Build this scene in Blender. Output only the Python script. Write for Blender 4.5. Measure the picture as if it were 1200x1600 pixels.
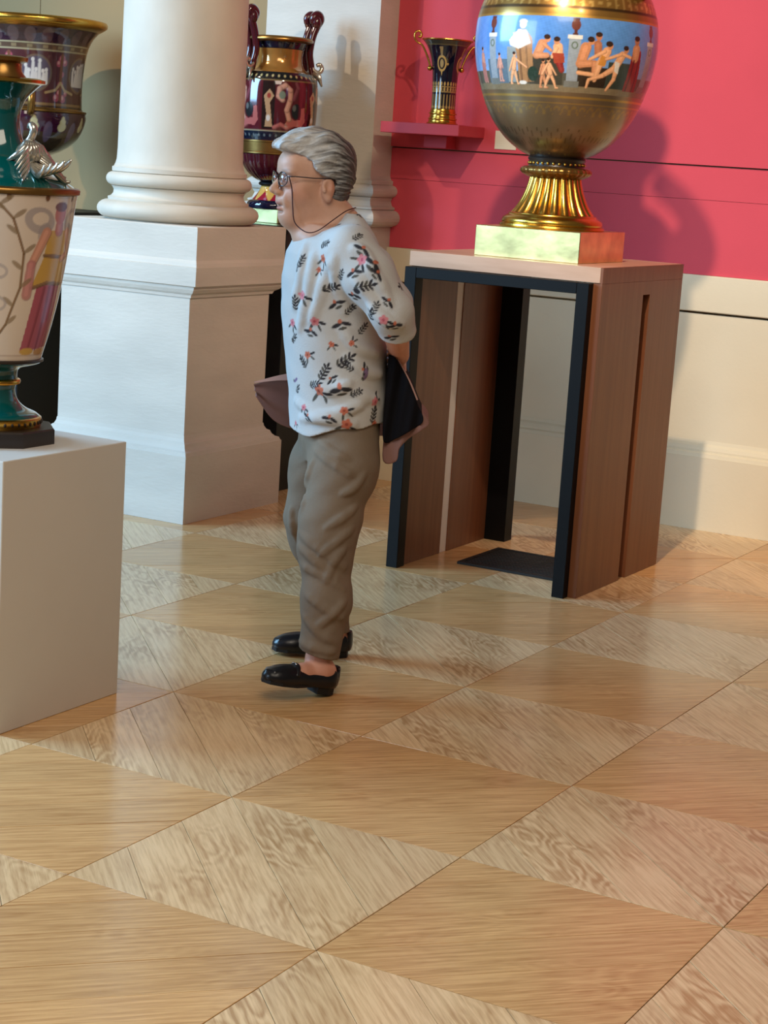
import bpy, bmesh, math, random
import numpy as np
from mathutils import Vector, Matrix

for o in list(bpy.data.objects):
    bpy.data.objects.remove(o)
scene = bpy.context.scene
COL = scene.collection
rnd = random.Random(7)

# ------------------------------------------------------------------ camera
F_PX, PITCH, ROLL, YAW, CAM_H = 2889.23, .188356, .0645729, .502282, 1.55
_f = np.array([-math.sin(YAW) * math.cos(PITCH), math.cos(YAW) * math.cos(PITCH), -math.sin(PITCH)])
_r = np.array([math.cos(YAW), math.sin(YAW), 0.0])
_u = np.cross(_r, _f)
_c, _s = math.cos(ROLL), math.sin(ROLL)
_r2, _u2 = _c * _r + _s * _u, -_s * _r + _c * _u
cam_d = bpy.data.cameras.new('camera')
cam_d.sensor_fit = 'HORIZONTAL'
cam_d.sensor_width = 36.0
cam_d.lens = F_PX * 36.0 / 1200.0
cam_d.clip_start = .05
cam = bpy.data.objects.new('camera', cam_d)
COL.objects.link(cam)
cam.matrix_world = Matrix(((_r2[0], _u2[0], -_f[0], 0), (_r2[1], _u2[1], -_f[1], 0),
                           (_r2[2], _u2[2], -_f[2], CAM_H), (0, 0, 0, 1)))
scene.camera = cam

# ------------------------------------------------------------------ light
world = bpy.data.worlds.new('world')
scene.world = world
world.use_nodes = True
world.node_tree.nodes['Background'].inputs[0].default_value = (1.0, .82, .63, 1)
world.node_tree.nodes['Background'].inputs[1].default_value = .10

def aim(o, target):
    d = Vector(target) - o.location
    o.rotation_euler = d.to_track_quat('-Z', 'Y').to_euler()

def area(name, loc, target, sx, sy, energy, color):
    l = bpy.data.lights.new(name, 'AREA')
    l.shape = 'RECTANGLE'; l.size = sx; l.size_y = sy
    l.energy = energy; l.color = color
    o = bpy.data.objects.new(name, l); COL.objects.link(o)
    o.location = loc; aim(o, target)
    return o

def spot(name, loc, target, energy, color, angle, radius=.05, blend=.5):
    l = bpy.data.lights.new(name, 'SPOT')
    l.energy = energy; l.color = color; l.spot_size = math.radians(angle)
    l.spot_blend = blend; l.shadow_soft_size = radius
    o = bpy.data.objects.new(name, l); COL.objects.link(o)
    o.location = loc; aim(o, target)
    return o

area('window_daylight', (-9.0, 2.0, 3.4), (-3.8, 5.2, .7), 3.2, 3.2, 700, (.33, .65, 1.0))
area('cool_fill', (-6.6, -2.4, 2.8), (-3.4, 5.0, .4), 2.8, 3.0, 240, (.56, .78, 1.0))  # added cool lamp, gives the gilt block's front something bright to reflect
spot('ceiling_spotlight', (-1.9, 2.9, 5.0), (-2.15, 7.6, 1.45), 980, (1.0, .80, .60), 42, .07, .7)
spot('ceiling_spotlight_b', (-7.2, 3.9, 4.9), (-4.9, 7.6, 1.8), 400, (1.0, .80, .58), 44, .05, .6)
spot('column_warm_fill', (.4, 2.6, 5.2), (-4.75, 6.8, 1.9), 640, (1.0, .80, .56), 27, .10, .8)  # added warm fill for the right faces of column and pier
area('near_floor_fill', (-.9, 1.3, 4.2), (-1.6, 2.4, 0), 2.4, 2.4, 110, (1.0, .86, .70))  # added fill lamp for the near floor and the faces towards the camera

scene.view_settings.view_transform = 'Standard'
scene.view_settings.look = 'None'
scene.view_settings.exposure = 0.02
scene.view_settings.gamma = 1.0
scene.view_settings.use_curve_mapping = False

# ------------------------------------------------------------------ helpers: objects
def link(o, parent=None):
    COL.objects.link(o)
    if parent is not None:
        o.parent = parent
    return o

def mesh_obj(name, verts, faces, mat, parent=None, smooth=False, cols=None, loc=None, rotz=None, auto=None):
    me = bpy.data.meshes.new(name)
    me.from_pydata([tuple(map(float, v)) for v in verts], [], [tuple(map(int, f)) for f in faces])
    me.validate(); me.update()
    if smooth:
        me.polygons.foreach_set('use_smooth', [True] * len(me.polygons))
        if auto is not None:
            me.set_sharp_from_angle(angle=math.radians(auto))
    if cols is not None:
        a = me.color_attributes.new('Col', 'FLOAT_COLOR', 'POINT')
        c = np.ones((len(me.vertices), 4), np.float32)
        c[:, :3] = np.asarray(cols, np.float32)[:, :3]
        a.data.foreach_set('color', c.ravel())
    me.materials.append(mat)
    o = bpy.data.objects.new(name, me)
    if loc is not None: o.location = loc
    if rotz is not None: o.rotation_euler = (0, 0, rotz)
    return link(o, parent)

def empty(name, loc=(0, 0, 0), rotz=0.0):
    o = bpy.data.objects.new(name, None)
    o.empty_display_size = .1
    o.location = loc; o.rotation_euler = (0, 0, rotz)
    return link(o)

def tag(o, label=None, cat=None, group=None, kind=None):
    if label: o['label'] = label
    if cat: o['category'] = cat
    if group: o['group'] = group
    if kind: o['kind'] = kind
    return o

def box_geo(x0, x1, y0, y1, z0, z1, bev=0.0, seg=1):
    bm = bmesh.new()
    bmesh.ops.create_cube(bm, size=1)
    for v in bm.verts:
        v.co = Vector(((x0 + x1) / 2 + v.co.x * (x1 - x0), (y0 + y1) / 2 + v.co.y * (y1 - y0), (z0 + z1) / 2 + v.co.z * (z1 - z0)))
    if bev > 0:
        bmesh.ops.bevel(bm, geom=list(bm.edges), offset=bev, segments=seg, affect='EDGES', profile=.5)
    bm.verts.index_update()
    v = [tuple(q.co) for q in bm.verts]; f = [[q.index for q in p.verts] for p in bm.faces]
    bm.free()
    return v, f

def box(name, x0, x1, y0, y1, z0, z1, mat, parent=None, bev=0.0, seg=1):
    v, f = box_geo(x0, x1, y0, y1, z0, z1, bev, seg)
    return mesh_obj(name, v, f, mat, parent)

def join_geo(parts):
    V, Fc = [], []
    for v, f in parts:
        n = len(V)
        V += [tuple(q) for q in v]
        Fc += [[i + n for i in q] for q in f]
    return V, Fc

def catmull(pts, n=6):
    P = np.array(pts, float)
    P = np.vstack([2 * P[0] - P[1], P, 2 * P[-1] - P[-2]])
    out = []
    for i in range(1, len(P) - 2):
        for k in range(n):
            t = k / n
            a, b, c, d = P[i - 1], P[i], P[i + 1], P[i + 2]
            out.append(.5 * ((2 * b) + (-a + c) * t + (2 * a - 5 * b + 4 * c - d) * t * t + (-a + 3 * b - 3 * c + d) * t ** 3))
    out.append(P[-2])
    return np.array(out)

def lathe_geo(prof, nseg=64, rfun=None, cap=True):
    prof = np.array(prof, float)
    th = np.linspace(0, 2 * math.pi, nseg, endpoint=False)
    V = []
    for r, z in prof:
        for t in th:
            rr = max(r, 1e-4)
            if rfun: rr = rr * rfun(t, z)
            V.append((rr * math.cos(t), rr * math.sin(t), z))
    Fc = []
    n = len(prof)
    for i in range(n - 1):
        for k in range(nseg):
            k2 = (k + 1) % nseg
            Fc.append((i * nseg + k, i * nseg + k2, (i + 1) * nseg + k2, (i + 1) * nseg + k))
    if cap:
        Fc.append(tuple(reversed(range(nseg))))
        Fc.append(tuple((n - 1) * nseg + k for k in range(nseg)))
    return V, Fc

def lathe(name, prof, mat, parent, nseg=64, rfun=None, paint=None, auto=50, loc=None, cap=True):
    V, Fc = lathe_geo(prof, nseg, rfun, cap)
    cols = None
    if paint is not None:
        A = np.array(V)
        cols = paint(np.arctan2(A[:, 1], A[:, 0]), A[:, 2])
    return mesh_obj(name, V, Fc, mat, parent, smooth=True, cols=cols, auto=auto, loc=loc)

def rect_loft_geo(cx, cy, hx, hy, prof, cap=True):
    V, Fc = [], []
    for d, z in prof:
        for sx, sy in ((-1, -1), (1, -1), (1, 1), (-1, 1)):
            V.append((cx + sx * (hx + d), cy + sy * (hy + d), z))
    for i in range(len(prof) - 1):
        for k in range(4):
            k2 = (k + 1) % 4
            Fc.append((i * 4 + k, i * 4 + k2, i * 4 + 4 + k2, i * 4 + 4 + k))
    if cap:
        Fc.append((3, 2, 1, 0)); n = len(prof) * 4 - 4
        Fc.append((n, n + 1, n + 2, n + 3))
    return V, Fc

def rect_loft(name, cx, cy, hx, hy, prof, mat, parent=None):
    v, f = rect_loft_geo(cx, cy, hx, hy, prof)
    return mesh_obj(name, v, f, mat, parent)

def sweep_geo(path, rad, nside=10, flat=1.0, up=None):
    P = np.array(path, float); n = len(P)
    if np.ndim(rad) == 0: rad = [rad] * n
    T = np.gradient(P, axis=0); T /= (np.linalg.norm(T, axis=1, keepdims=True) + 1e-12)
    ref = np.array(up if up is not None else (0, 0, 1.0), float)
    if up is None and abs(T[0] @ ref) > .9: ref = np.array((1.0, 0, 0))
    nrm = ref - T[0] * (ref @ T[0]); nrm /= np.linalg.norm(nrm)
    V = []
    for i in range(n):
        nrm = nrm - T[i] * (nrm @ T[i]); nrm /= (np.linalg.norm(nrm) + 1e-12)
        b = np.cross(T[i], nrm)
        for k in range(nside):
            a = 2 * math.pi * k / nside
            V.append(P[i] + rad[i] * (math.cos(a) * nrm + flat * math.sin(a) * b))
    Fc = []
    for i in range(n - 1):
        for k in range(nside):
            k2 = (k + 1) % nside
            Fc.append((i * nside + k, i * nside + k2, (i + 1) * nside + k2, (i + 1) * nside + k))
    Fc.append(tuple(reversed(range(nside)))); Fc.append(tuple((n - 1) * nside + k for k in range(nside)))
    return V, Fc

def sweep(name, path, rad, mat, parent=None, nside=10, flat=1.0, up=None):
    v, f = sweep_geo(path, rad, nside, flat, up)
    return mesh_obj(name, v, f, mat, parent, smooth=True, auto=60)

def ball_geo(c, r, nu=12, nv=8):
    rx, ry, rz = (r, r, r) if np.ndim(r) == 0 else r
    V = [(c[0], c[1], c[2] - rz)]
    for i in range(1, nv):
        a = -math.pi / 2 + math.pi * i / nv
        for k in range(nu):
            t = 2 * math.pi * k / nu
            V.append((c[0] + rx * math.cos(a) * math.cos(t), c[1] + ry * math.cos(a) * math.sin(t), c[2] + rz * math.sin(a)))
    V.append((c[0], c[1], c[2] + rz)); Fc = []
    for k in range(nu):
        k2 = (k + 1) % nu
        Fc.append((0, 1 + k2, 1 + k))
        for i in range(nv - 2):
            a = 1 + i * nu
            Fc.append((a + k, a + k2, a + nu + k2, a + nu + k))
        a = 1 + (nv - 2) * nu
        Fc.append((a + k, a + k2, len(V) - 1))
    return V, Fc

# ------------------------------------------------------------------ helpers: materials
def lin(c):
    return tuple(((v / 12.92) if v <= .04045 else ((v + .055) / 1.055) ** 2.4) for v in c)
def rgb(r, g, b):
    return lin((r / 255., g / 255., b / 255.))

def base_mat(name, color, rough=.5, metal=0.0, spec=.5, coat=0.0, var=0.0, vscale=6.0, bump=0.0, bscale=40.0, stretch=(1, 1, 1), vcol=False, color2=None, coat_rough=.05):
    m = bpy.data.materials.new(name); m.use_nodes = True
    nt = m.node_tree; N = nt.nodes; L = nt.links
    b = N['Principled BSDF']
    b.inputs['Roughness'].default_value = rough
    b.inputs['Metallic'].default_value = metal
    b.inputs['Specular IOR Level'].default_value = spec
    b.inputs['Coat Weight'].default_value = coat
    b.inputs['Coat Roughness'].default_value = coat_rough
    b.inputs['Base Color'].default_value = (*color, 1)
    tc = N.new('ShaderNodeTexCoord'); mp = N.new('ShaderNodeMapping')
    mp.inputs['Scale'].default_value = stretch
    L.new(tc.outputs['Object'], mp.inputs[0])
    src = None
    if vcol:
        at = N.new('ShaderNodeVertexColor'); at.layer_name = 'Col'; src = at.outputs[0]
    if var > 0 or color2 is not None:
        nz = N.new('ShaderNodeTexNoise'); nz.inputs['Scale'].default_value = vscale; nz.inputs['Detail'].default_value = 5
        L.new(mp.outputs[0], nz.inputs['Vector'])
        rp = N.new('ShaderNodeValToRGB')
        rp.color_ramp.elements[0].position = .3; rp.color_ramp.elements[1].position = .7
        if color2 is None:
            rp.color_ramp.elements[0].color = (1 - var, 1 - var, 1 - var, 1); rp.color_ramp.elements[1].color = (1 + var * .4,) * 3 + (1,)
            mx = N.new('ShaderNodeMix'); mx.data_type = 'RGBA'; mx.blend_type = 'MULTIPLY'; mx.inputs[0].default_value = 1
            mx.inputs[6].default_value = (*color, 1)
            if src: L.new(src, mx.inputs[6])
            L.new(nz.outputs[0], rp.inputs[0]); L.new(rp.outputs[0], mx.inputs[7])
            src = mx.outputs[2]
        else:
            rp.color_ramp.elements[0].color = (*color, 1); rp.color_ramp.elements[1].color = (*color2, 1)
            L.new(nz.outputs[0], rp.inputs[0]); src = rp.outputs[0]
    if src: L.new(src, b.inputs['Base Color'])
    if bump > 0:
        n2 = N.new('ShaderNodeTexNoise'); n2.inputs['Scale'].default_value = bscale; n2.inputs['Detail'].default_value = 4
        L.new(mp.outputs[0], n2.inputs['Vector'])
        bp = N.new('ShaderNodeBump'); bp.inputs['Strength'].default_value = bump; bp.inputs['Distance'].default_value = .01
        L.new(n2.outputs[0], bp.inputs['Height']); L.new(bp.outputs[0], b.inputs['Normal'])
    return m

def parquet_mat(name, c_lo, c_hi, figure):
    m = bpy.data.materials.new(name); m.use_nodes = True
    nt = m.node_tree; N = nt.nodes; L = nt.links; b = N['Principled BSDF']
    tc = N.new('ShaderNodeTexCoord'); oi = N.new('ShaderNodeObjectInfo')
    off = N.new('ShaderNodeVectorMath'); off.operation = 'SCALE'; off.inputs['Scale'].default_value = 37.0
    cx = N.new('ShaderNodeCombineXYZ'); L.new(oi.outputs['Random'], cx.inputs[0]); L.new(oi.outputs['Random'], cx.inputs[1])
    L.new(cx.outputs[0], off.inputs[0])
    ad = N.new('ShaderNodeVectorMath'); ad.operation = 'ADD'
    L.new(tc.outputs['Object'], ad.inputs[0]); L.new(off.outputs[0], ad.inputs[1])
    # long grain
    mp = N.new('ShaderNodeMapping'); mp.inputs['Scale'].default_value = (3.0, 60.0, 1.0)
    L.new(ad.outputs[0], mp.inputs[0])
    g = N.new('ShaderNodeTexNoise'); g.inputs['Scale'].default_value = 1.6; g.inputs['Detail'].default_value = 8; g.inputs['Roughness'].default_value = .65
    L.new(mp.outputs[0], g.inputs['Vector'])
    # cathedral figure: contour lines of a slow noise field
    mp2 = N.new('ShaderNodeMapping'); mp2.inputs['Scale'].default_value = (2.4, 7.0, 1.0)
    L.new(ad.outputs[0], mp2.inputs[0])
    sl = N.new('ShaderNodeTexNoise'); sl.inputs['Scale'].default_value = 1.0; sl.inputs['Detail'].default_value = 3.0; sl.inputs['Roughness'].default_value = .45
    L.new(mp2.outputs[0], sl.inputs['Vector'])
    mu = N.new('ShaderNodeMath'); mu.operation = 'MULTIPLY'; mu.inputs[1].default_value = 95.0; L.new(sl.outputs[0], mu.inputs[0])
    sn = N.new('ShaderNodeMath'); sn.operation = 'SINE'; L.new(mu.outputs[0], sn.inputs[0])
    mr = N.new('ShaderNodeMapRange'); mr.inputs['From Min'].default_value = -1; mr.inputs['From Max'].default_value = 1
    L.new(sn.outputs[0], mr.inputs[0])
    fa = N.new('ShaderNodeMath'); fa.operation = 'MULTIPLY'; fa.inputs[1].default_value = figure; L.new(mr.outputs[0], fa.inputs[0])
    mk = N.new('ShaderNodeTexNoise'); mk.inputs['Scale'].default_value = 2.6; mk.inputs['Detail'].default_value = 1; L.new(ad.outputs[0], mk.inputs['Vector'])
    mm = N.new('ShaderNodeMapRange'); mm.inputs['From Min'].default_value = .42; mm.inputs['From Max'].default_value = .66; L.new(mk.outputs[0], mm.inputs[0])
    fb = N.new('ShaderNodeMath'); fb.operation = 'MULTIPLY'; L.new(fa.outputs[0], fb.inputs[0]); L.new(mm.outputs[0], fb.inputs[1]); fa = fb
    sb = N.new('ShaderNodeMath'); sb.operation = 'SUBTRACT'; L.new(g.outputs[0], sb.inputs[0]); L.new(fa.outputs[0], sb.inputs[1])
    pl = N.new('ShaderNodeMath'); pl.operation = 'ADD'; pl.inputs[1].default_value = figure * .2; L.new(sb.outputs[0], pl.inputs[0])
    rp = N.new('ShaderNodeValToRGB')
    e = rp.color_ramp.elements
    e[0].position = .28; e[0].color = (*c_lo, 1); e[1].position = .62; e[1].color = (*c_hi, 1)
    L.new(pl.outputs[0], rp.inputs[0])
    # board to board tone
    hv = N.new('ShaderNodeHueSaturation')
    vr = N.new('ShaderNodeMapRange'); vr.inputs['To Min'].default_value = .92; vr.inputs['To Max'].default_value = 1.06
    L.new(oi.outputs['Random'], vr.inputs[0]); L.new(vr.outputs[0], hv.inputs['Value'])
    L.new(rp.outputs[0], hv.inputs['Color']); L.new(hv.outputs[0], b.inputs['Base Color'])
    # wear in the varnish
    w = N.new('ShaderNodeTexNoise'); w.inputs['Scale'].default_value = 3.0; w.inputs['Detail'].default_value = 4
    L.new(ad.outputs[0], w.inputs['Vector'])
    rr = N.new('ShaderNodeMapRange'); rr.inputs['To Min'].default_value = .13; rr.inputs['To Max'].default_value = .26
    L.new(w.outputs[0], rr.inputs[0]); L.new(rr.outputs[0], b.inputs['Roughness'])
    b.inputs['Specular IOR Level'].default_value = .42
    bp = N.new('ShaderNodeBump'); bp.inputs['Strength'].default_value = .06; bp.inputs['Distance'].default_value = .004
    L.new(pl.outputs[0], bp.inputs['Height']); L.new(bp.outputs[0], b.inputs['Normal'])
    return m

M = {}
M['parq_a'] = parquet_mat('oak_parquet', rgb(178, 130, 80), rgb(224, 178, 120), .09)
M['parq_b'] = parquet_mat('oak_parquet_sheen', rgb(184, 144, 98), rgb(230, 196, 148), .24)  # same oak, turned grain; its brighter reflection is painted in as a paler tone
M['subfloor'] = base_mat('dark_joint', rgb(52, 34, 20), .8)
M['red'] = base_mat('red_wall_paint', rgb(214, 80, 92), .75, spec=.2, var=.04, vscale=3, bump=.08, bscale=220)
M['red_shelf'] = base_mat('red_shelf_paint', rgb(198, 70, 82), .55, spec=.3, var=.04)
M['stone'] = base_mat('limestone', rgb(208, 200, 188), .72, spec=.25, var=.10, vscale=2.2, bump=.16, bscale=26, stretch=(1, 1, 3.2))
M['stone_col'] = base_mat('column_limestone', rgb(208, 198, 182), .6, spec=.3, var=.12, vscale=4.5, bump=.12, bscale=18, stretch=(1, 1, .6))
M['cream'] = base_mat('cream_wall', rgb(226, 212, 182), .7, spec=.25, var=.07, vscale=1.6, bump=.08, bscale=60)
M['tanwall'] = base_mat('tan_wall', rgb(164, 134, 94), .75, spec=.2, var=.06, vscale=1.4)
M['white'] = base_mat('white_plinth_paint', rgb(216, 210, 200), .55, spec=.35, var=.02)
M['wood'] = base_mat('cherry_veneer', rgb(112, 67, 42), .40, spec=.4, color2=rgb(128, 81, 54), vscale=2.2, bump=.02, bscale=60, stretch=(16, 16, .8))
M['wood_lit'] = base_mat('cherry_veneer_daylit', rgb(182, 142, 112), .32, spec=.5, color2=rgb(206, 168, 140), vscale=2.2, stretch=(1.2, 9, 9))  # same cherry wood, lightened to paint in daylight on the front edge
M['steel'] = base_mat('black_steel', rgb(7, 7, 8), .5, spec=.2, var=.1)
M['black'] = base_mat('black_lacquer', rgb(10, 11, 15), .45, spec=.4)
M['grille'] = base_mat('floor_grille', rgb(34, 32, 30), .6, metal=.3)
M['channel'] = base_mat('pale_metal_channel', rgb(236, 234, 230), .45, spec=.5)
M['gold'] = base_mat('gilt_bronze', rgb(214, 166, 74), .24, metal=1, var=.18, vscale=14, bump=.05, bscale=40)
M['gold_dark'] = base_mat('aged_gilding', rgb(150, 112, 58), .30, metal=.85, var=.25, vscale=9, bump=.04, bscale=30)
M['gold_block'] = base_mat('worn_gilt_block', rgb(230, 216, 150), .30, metal=1, var=.35, vscale=9, bump=.10, bscale=14)
M['card'] = base_mat('label_card', rgb(226, 216, 190), .7)
M['paint'] = base_mat('painted_porcelain', (1, 1, 1), .22, spec=.5, coat=.5, vcol=True)
M['paint_dark'] = base_mat('glazed_porcelain', (1, 1, 1), .10, spec=.6, coat=.7, vcol=True)
M['paint_gold'] = base_mat('burnished_gilding', (1, 1, 1), .30, metal=.75, coat=.3, coat_rough=.15, var=.22, vscale=9, vcol=True)
M['teal'] = base_mat('teal_glaze', rgb(0, 84, 82), .10, spec=.6, coat=.6, var=.2, vscale=8)
M['maroon'] = base_mat('maroon_glaze', rgb(74, 16, 28), .10, spec=.6, coat=.6, var=.2, vscale=8)
M['silver'] = base_mat('silvered_mount', rgb(216, 212, 200), .22, metal=.75, var=.15, vscale=20)
M['ebony'] = base_mat('ebonised_wood', rgb(44, 34, 28), .35, spec=.5)
M['cobalt'] = base_mat('cobalt_glaze', rgb(10, 14, 42), .08, spec=.6, coat=.6)
M['skin'] = base_mat('skin', (1, 1, 1), .5, spec=.4, vcol=True, var=.07, vscale=45, bump=.06, bscale=160)
M['hair'] = base_mat('grey_hair', (1, 1, 1), .55, spec=.35, vcol=True, var=.22, vscale=60, bump=.5, bscale=130, stretch=(.35, 1, 1))
M['shirt'] = base_mat('printed_jersey', (1, 1, 1), .85, spec=.15, vcol=True, bump=.16, bscale=230)
M['trousers'] = base_mat('taupe_cotton', rgb(130, 114, 97), .85, spec=.15, var=.10, vscale=12, bump=.10, bscale=140)
M['leather'] = base_mat('black_leather', rgb(14, 15, 22), .30, spec=.5, var=.15, vscale=30, bump=.05, bscale=90)
M['sole'] = base_mat('black_rubber', rgb(10, 10, 12), .6)
M['chrome'] = base_mat('bright_metal', rgb(220, 220, 224), .15, metal=1)
M['jacket'] = base_mat('black_jacket_cloth', rgb(17, 17, 23), .9, spec=.15, var=.1, vscale=20)
M['lining'] = base_mat('mauve_jacket_lining', rgb(142, 108, 102), .8, spec=.2, var=.08, vscale=10)
M['frame'] = base_mat('dark_spectacle_frame', rgb(46, 34, 34), .3, spec=.5)
M['cord'] = base_mat('maroon_cord', rgb(66, 26, 28), .6)
M['eye'] = base_mat('eye_white', rgb(214, 206, 198), .2)
_g = bpy.data.materials.new('spectacle_glass'); _g.use_nodes = True
_b = _g.node_tree.nodes['Principled BSDF']
_b.inputs['Base Color'].default_value = (.93, .92, 1, 1); _b.inputs['Roughness'].default_value = .03
_b.inputs['Transmission Weight'].default_value = 1.0; _b.inputs['IOR'].default_value = 1.15
_b.inputs['Coat Weight'].default_value = .6
M['glass'] = _g

# ------------------------------------------------------------------ helpers: painting on glazed surfaces
class Canvas:
    """small raster whose cells become point colours of a turned surface; x may be an angle (k = radius)"""
    def __init__(s, x0, x1, y0, y1, n, bg, k=1.0, e=.6):
        s.x0, s.x1, s.y0, s.y1, s.k, s.e = x0, x1, y0, y1, k, e
        s.w = n; s.h = max(8, int(n * (y1 - y0) / ((x1 - x0) * k)))
        s.X, s.Y = np.meshgrid(np.linspace(x0, x1, s.w) * k, np.linspace(y0, y1, s.h))
        s.C = np.zeros((s.h, s.w, 3)); s.C[:] = bg
    def win(s, x0, x1, y0, y1):
        m = s.e * 1.5
        fx = lambda x: int((x / s.k - s.x0) / (s.x1 - s.x0) * (s.w - 1)); fy = lambda y: int((y - s.y0) / (s.y1 - s.y0) * (s.h - 1))
        i0, i1 = max(0, fx(x0 - m)), min(s.w, fx(x1 + m) + 2); j0, j1 = max(0, fy(y0 - m)), min(s.h, fy(y1 + m) + 2)
        if i1 <= i0 or j1 <= j0: return None
        sl = (slice(j0, j1), slice(i0, i1))
        return sl, s.X[sl], s.Y[sl]
    def fill(s, sl, d, col, a):
        m = (np.clip(.5 - d / s.e, 0, 1) * a)[..., None]
        s.C[sl] = s.C[sl] * (1 - m) + np.array(col) * m
    def rect(s, x0, x1, y0, y1, col, a=1.0):
        x0, x1 = x0 * s.k, x1 * s.k
        w = s.win(x0, x1, y0, y1)
        if w: s.fill(w[0], np.maximum(np.maximum(x0 - w[1], w[1] - x1), np.maximum(y0 - w[2], w[2] - y1)), col, a)
    def ell(s, cx, cy, rx, ry, col, a=1.0, rot=0):
        cx, rx = cx * s.k, rx * s.k; m = max(rx, ry)
        w = s.win(cx - m, cx + m, cy - m, cy + m)
        if not w: return
        c, q = math.cos(rot), math.sin(rot)
        u = (w[1] - cx) * c + (w[2] - cy) * q; v = -(w[1] - cx) * q + (w[2] - cy) * c
        s.fill(w[0], (np.hypot(u / rx, v / ry) - 1) * min(rx, ry), col, a)
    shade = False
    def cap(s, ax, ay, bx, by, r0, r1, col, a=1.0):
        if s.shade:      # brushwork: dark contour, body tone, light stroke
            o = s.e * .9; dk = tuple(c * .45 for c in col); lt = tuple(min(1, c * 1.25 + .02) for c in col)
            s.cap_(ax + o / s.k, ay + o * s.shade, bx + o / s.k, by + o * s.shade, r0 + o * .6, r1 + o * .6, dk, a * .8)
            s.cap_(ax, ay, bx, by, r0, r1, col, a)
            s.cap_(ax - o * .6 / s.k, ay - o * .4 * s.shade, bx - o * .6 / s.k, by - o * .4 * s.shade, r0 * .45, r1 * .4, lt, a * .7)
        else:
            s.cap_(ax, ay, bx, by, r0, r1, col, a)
    def cap_(s, ax, ay, bx, by, r0, r1, col, a=1.0):
        ax, bx = ax * s.k, bx * s.k; m = max(r0, r1)
        w = s.win(min(ax, bx) - m, max(ax, bx) + m, min(ay, by) - m, max(ay, by) + m)
        if not w: return
        dx, dy = bx - ax, by - ay; q = dx * dx + dy * dy + 1e-9
        t = np.clip(((w[1] - ax) * dx + (w[2] - ay) * dy) / q, 0, 1)
        s.fill(w[0], np.hypot(w[1] - ax - t * dx, w[2] - ay - t * dy) - (r0 + (r1 - r0) * t), col, a)
    def line(s, pts, r, col, a=1.0):
        for p, q in zip(pts[:-1], pts[1:]): s.cap(p[0], p[1], q[0], q[1], r, r, col, a)
    def poly(s, pts, col, a=1.0):
        pts = [(p[0] * s.k, p[1]) for p in pts]
        xs, ys = [p[0] for p in pts], [p[1] for p in pts]
        w = s.win(min(xs), max(xs), min(ys), max(ys))
        if not w: return
        ins = np.zeros_like(w[1], bool); n = len(pts)
        for i in range(n):
            (ax, ay), (bx, by) = pts[i], pts[(i + 1) % n]
            ins ^= ((ay > w[2]) != (by > w[2])) & (w[1] < (bx - ax) * (w[2] - ay) / (by - ay + 1e-12) + ax)
        m = (ins * a)[..., None]
        s.C[w[0]] = s.C[w[0]] * (1 - m) + np.array(col) * m
    def get(s, x, y):
        fx = np.clip((x - s.x0) / (s.x1 - s.x0) * (s.w - 1), 0, s.w - 1.001)
        fy = np.clip((y - s.y0) / (s.y1 - s.y0) * (s.h - 1), 0, s.h - 1.001)
        i, j = fx.astype(int), fy.astype(int); a, b = (fx - i)[:, None], (fy - j)[:, None]
        C = s.C
        return (C[j, i] * (1 - a) + C[j, i + 1] * a) * (1 - b) + (C[j + 1, i] * (1 - a) + C[j + 1, i + 1] * a) * b

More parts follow.
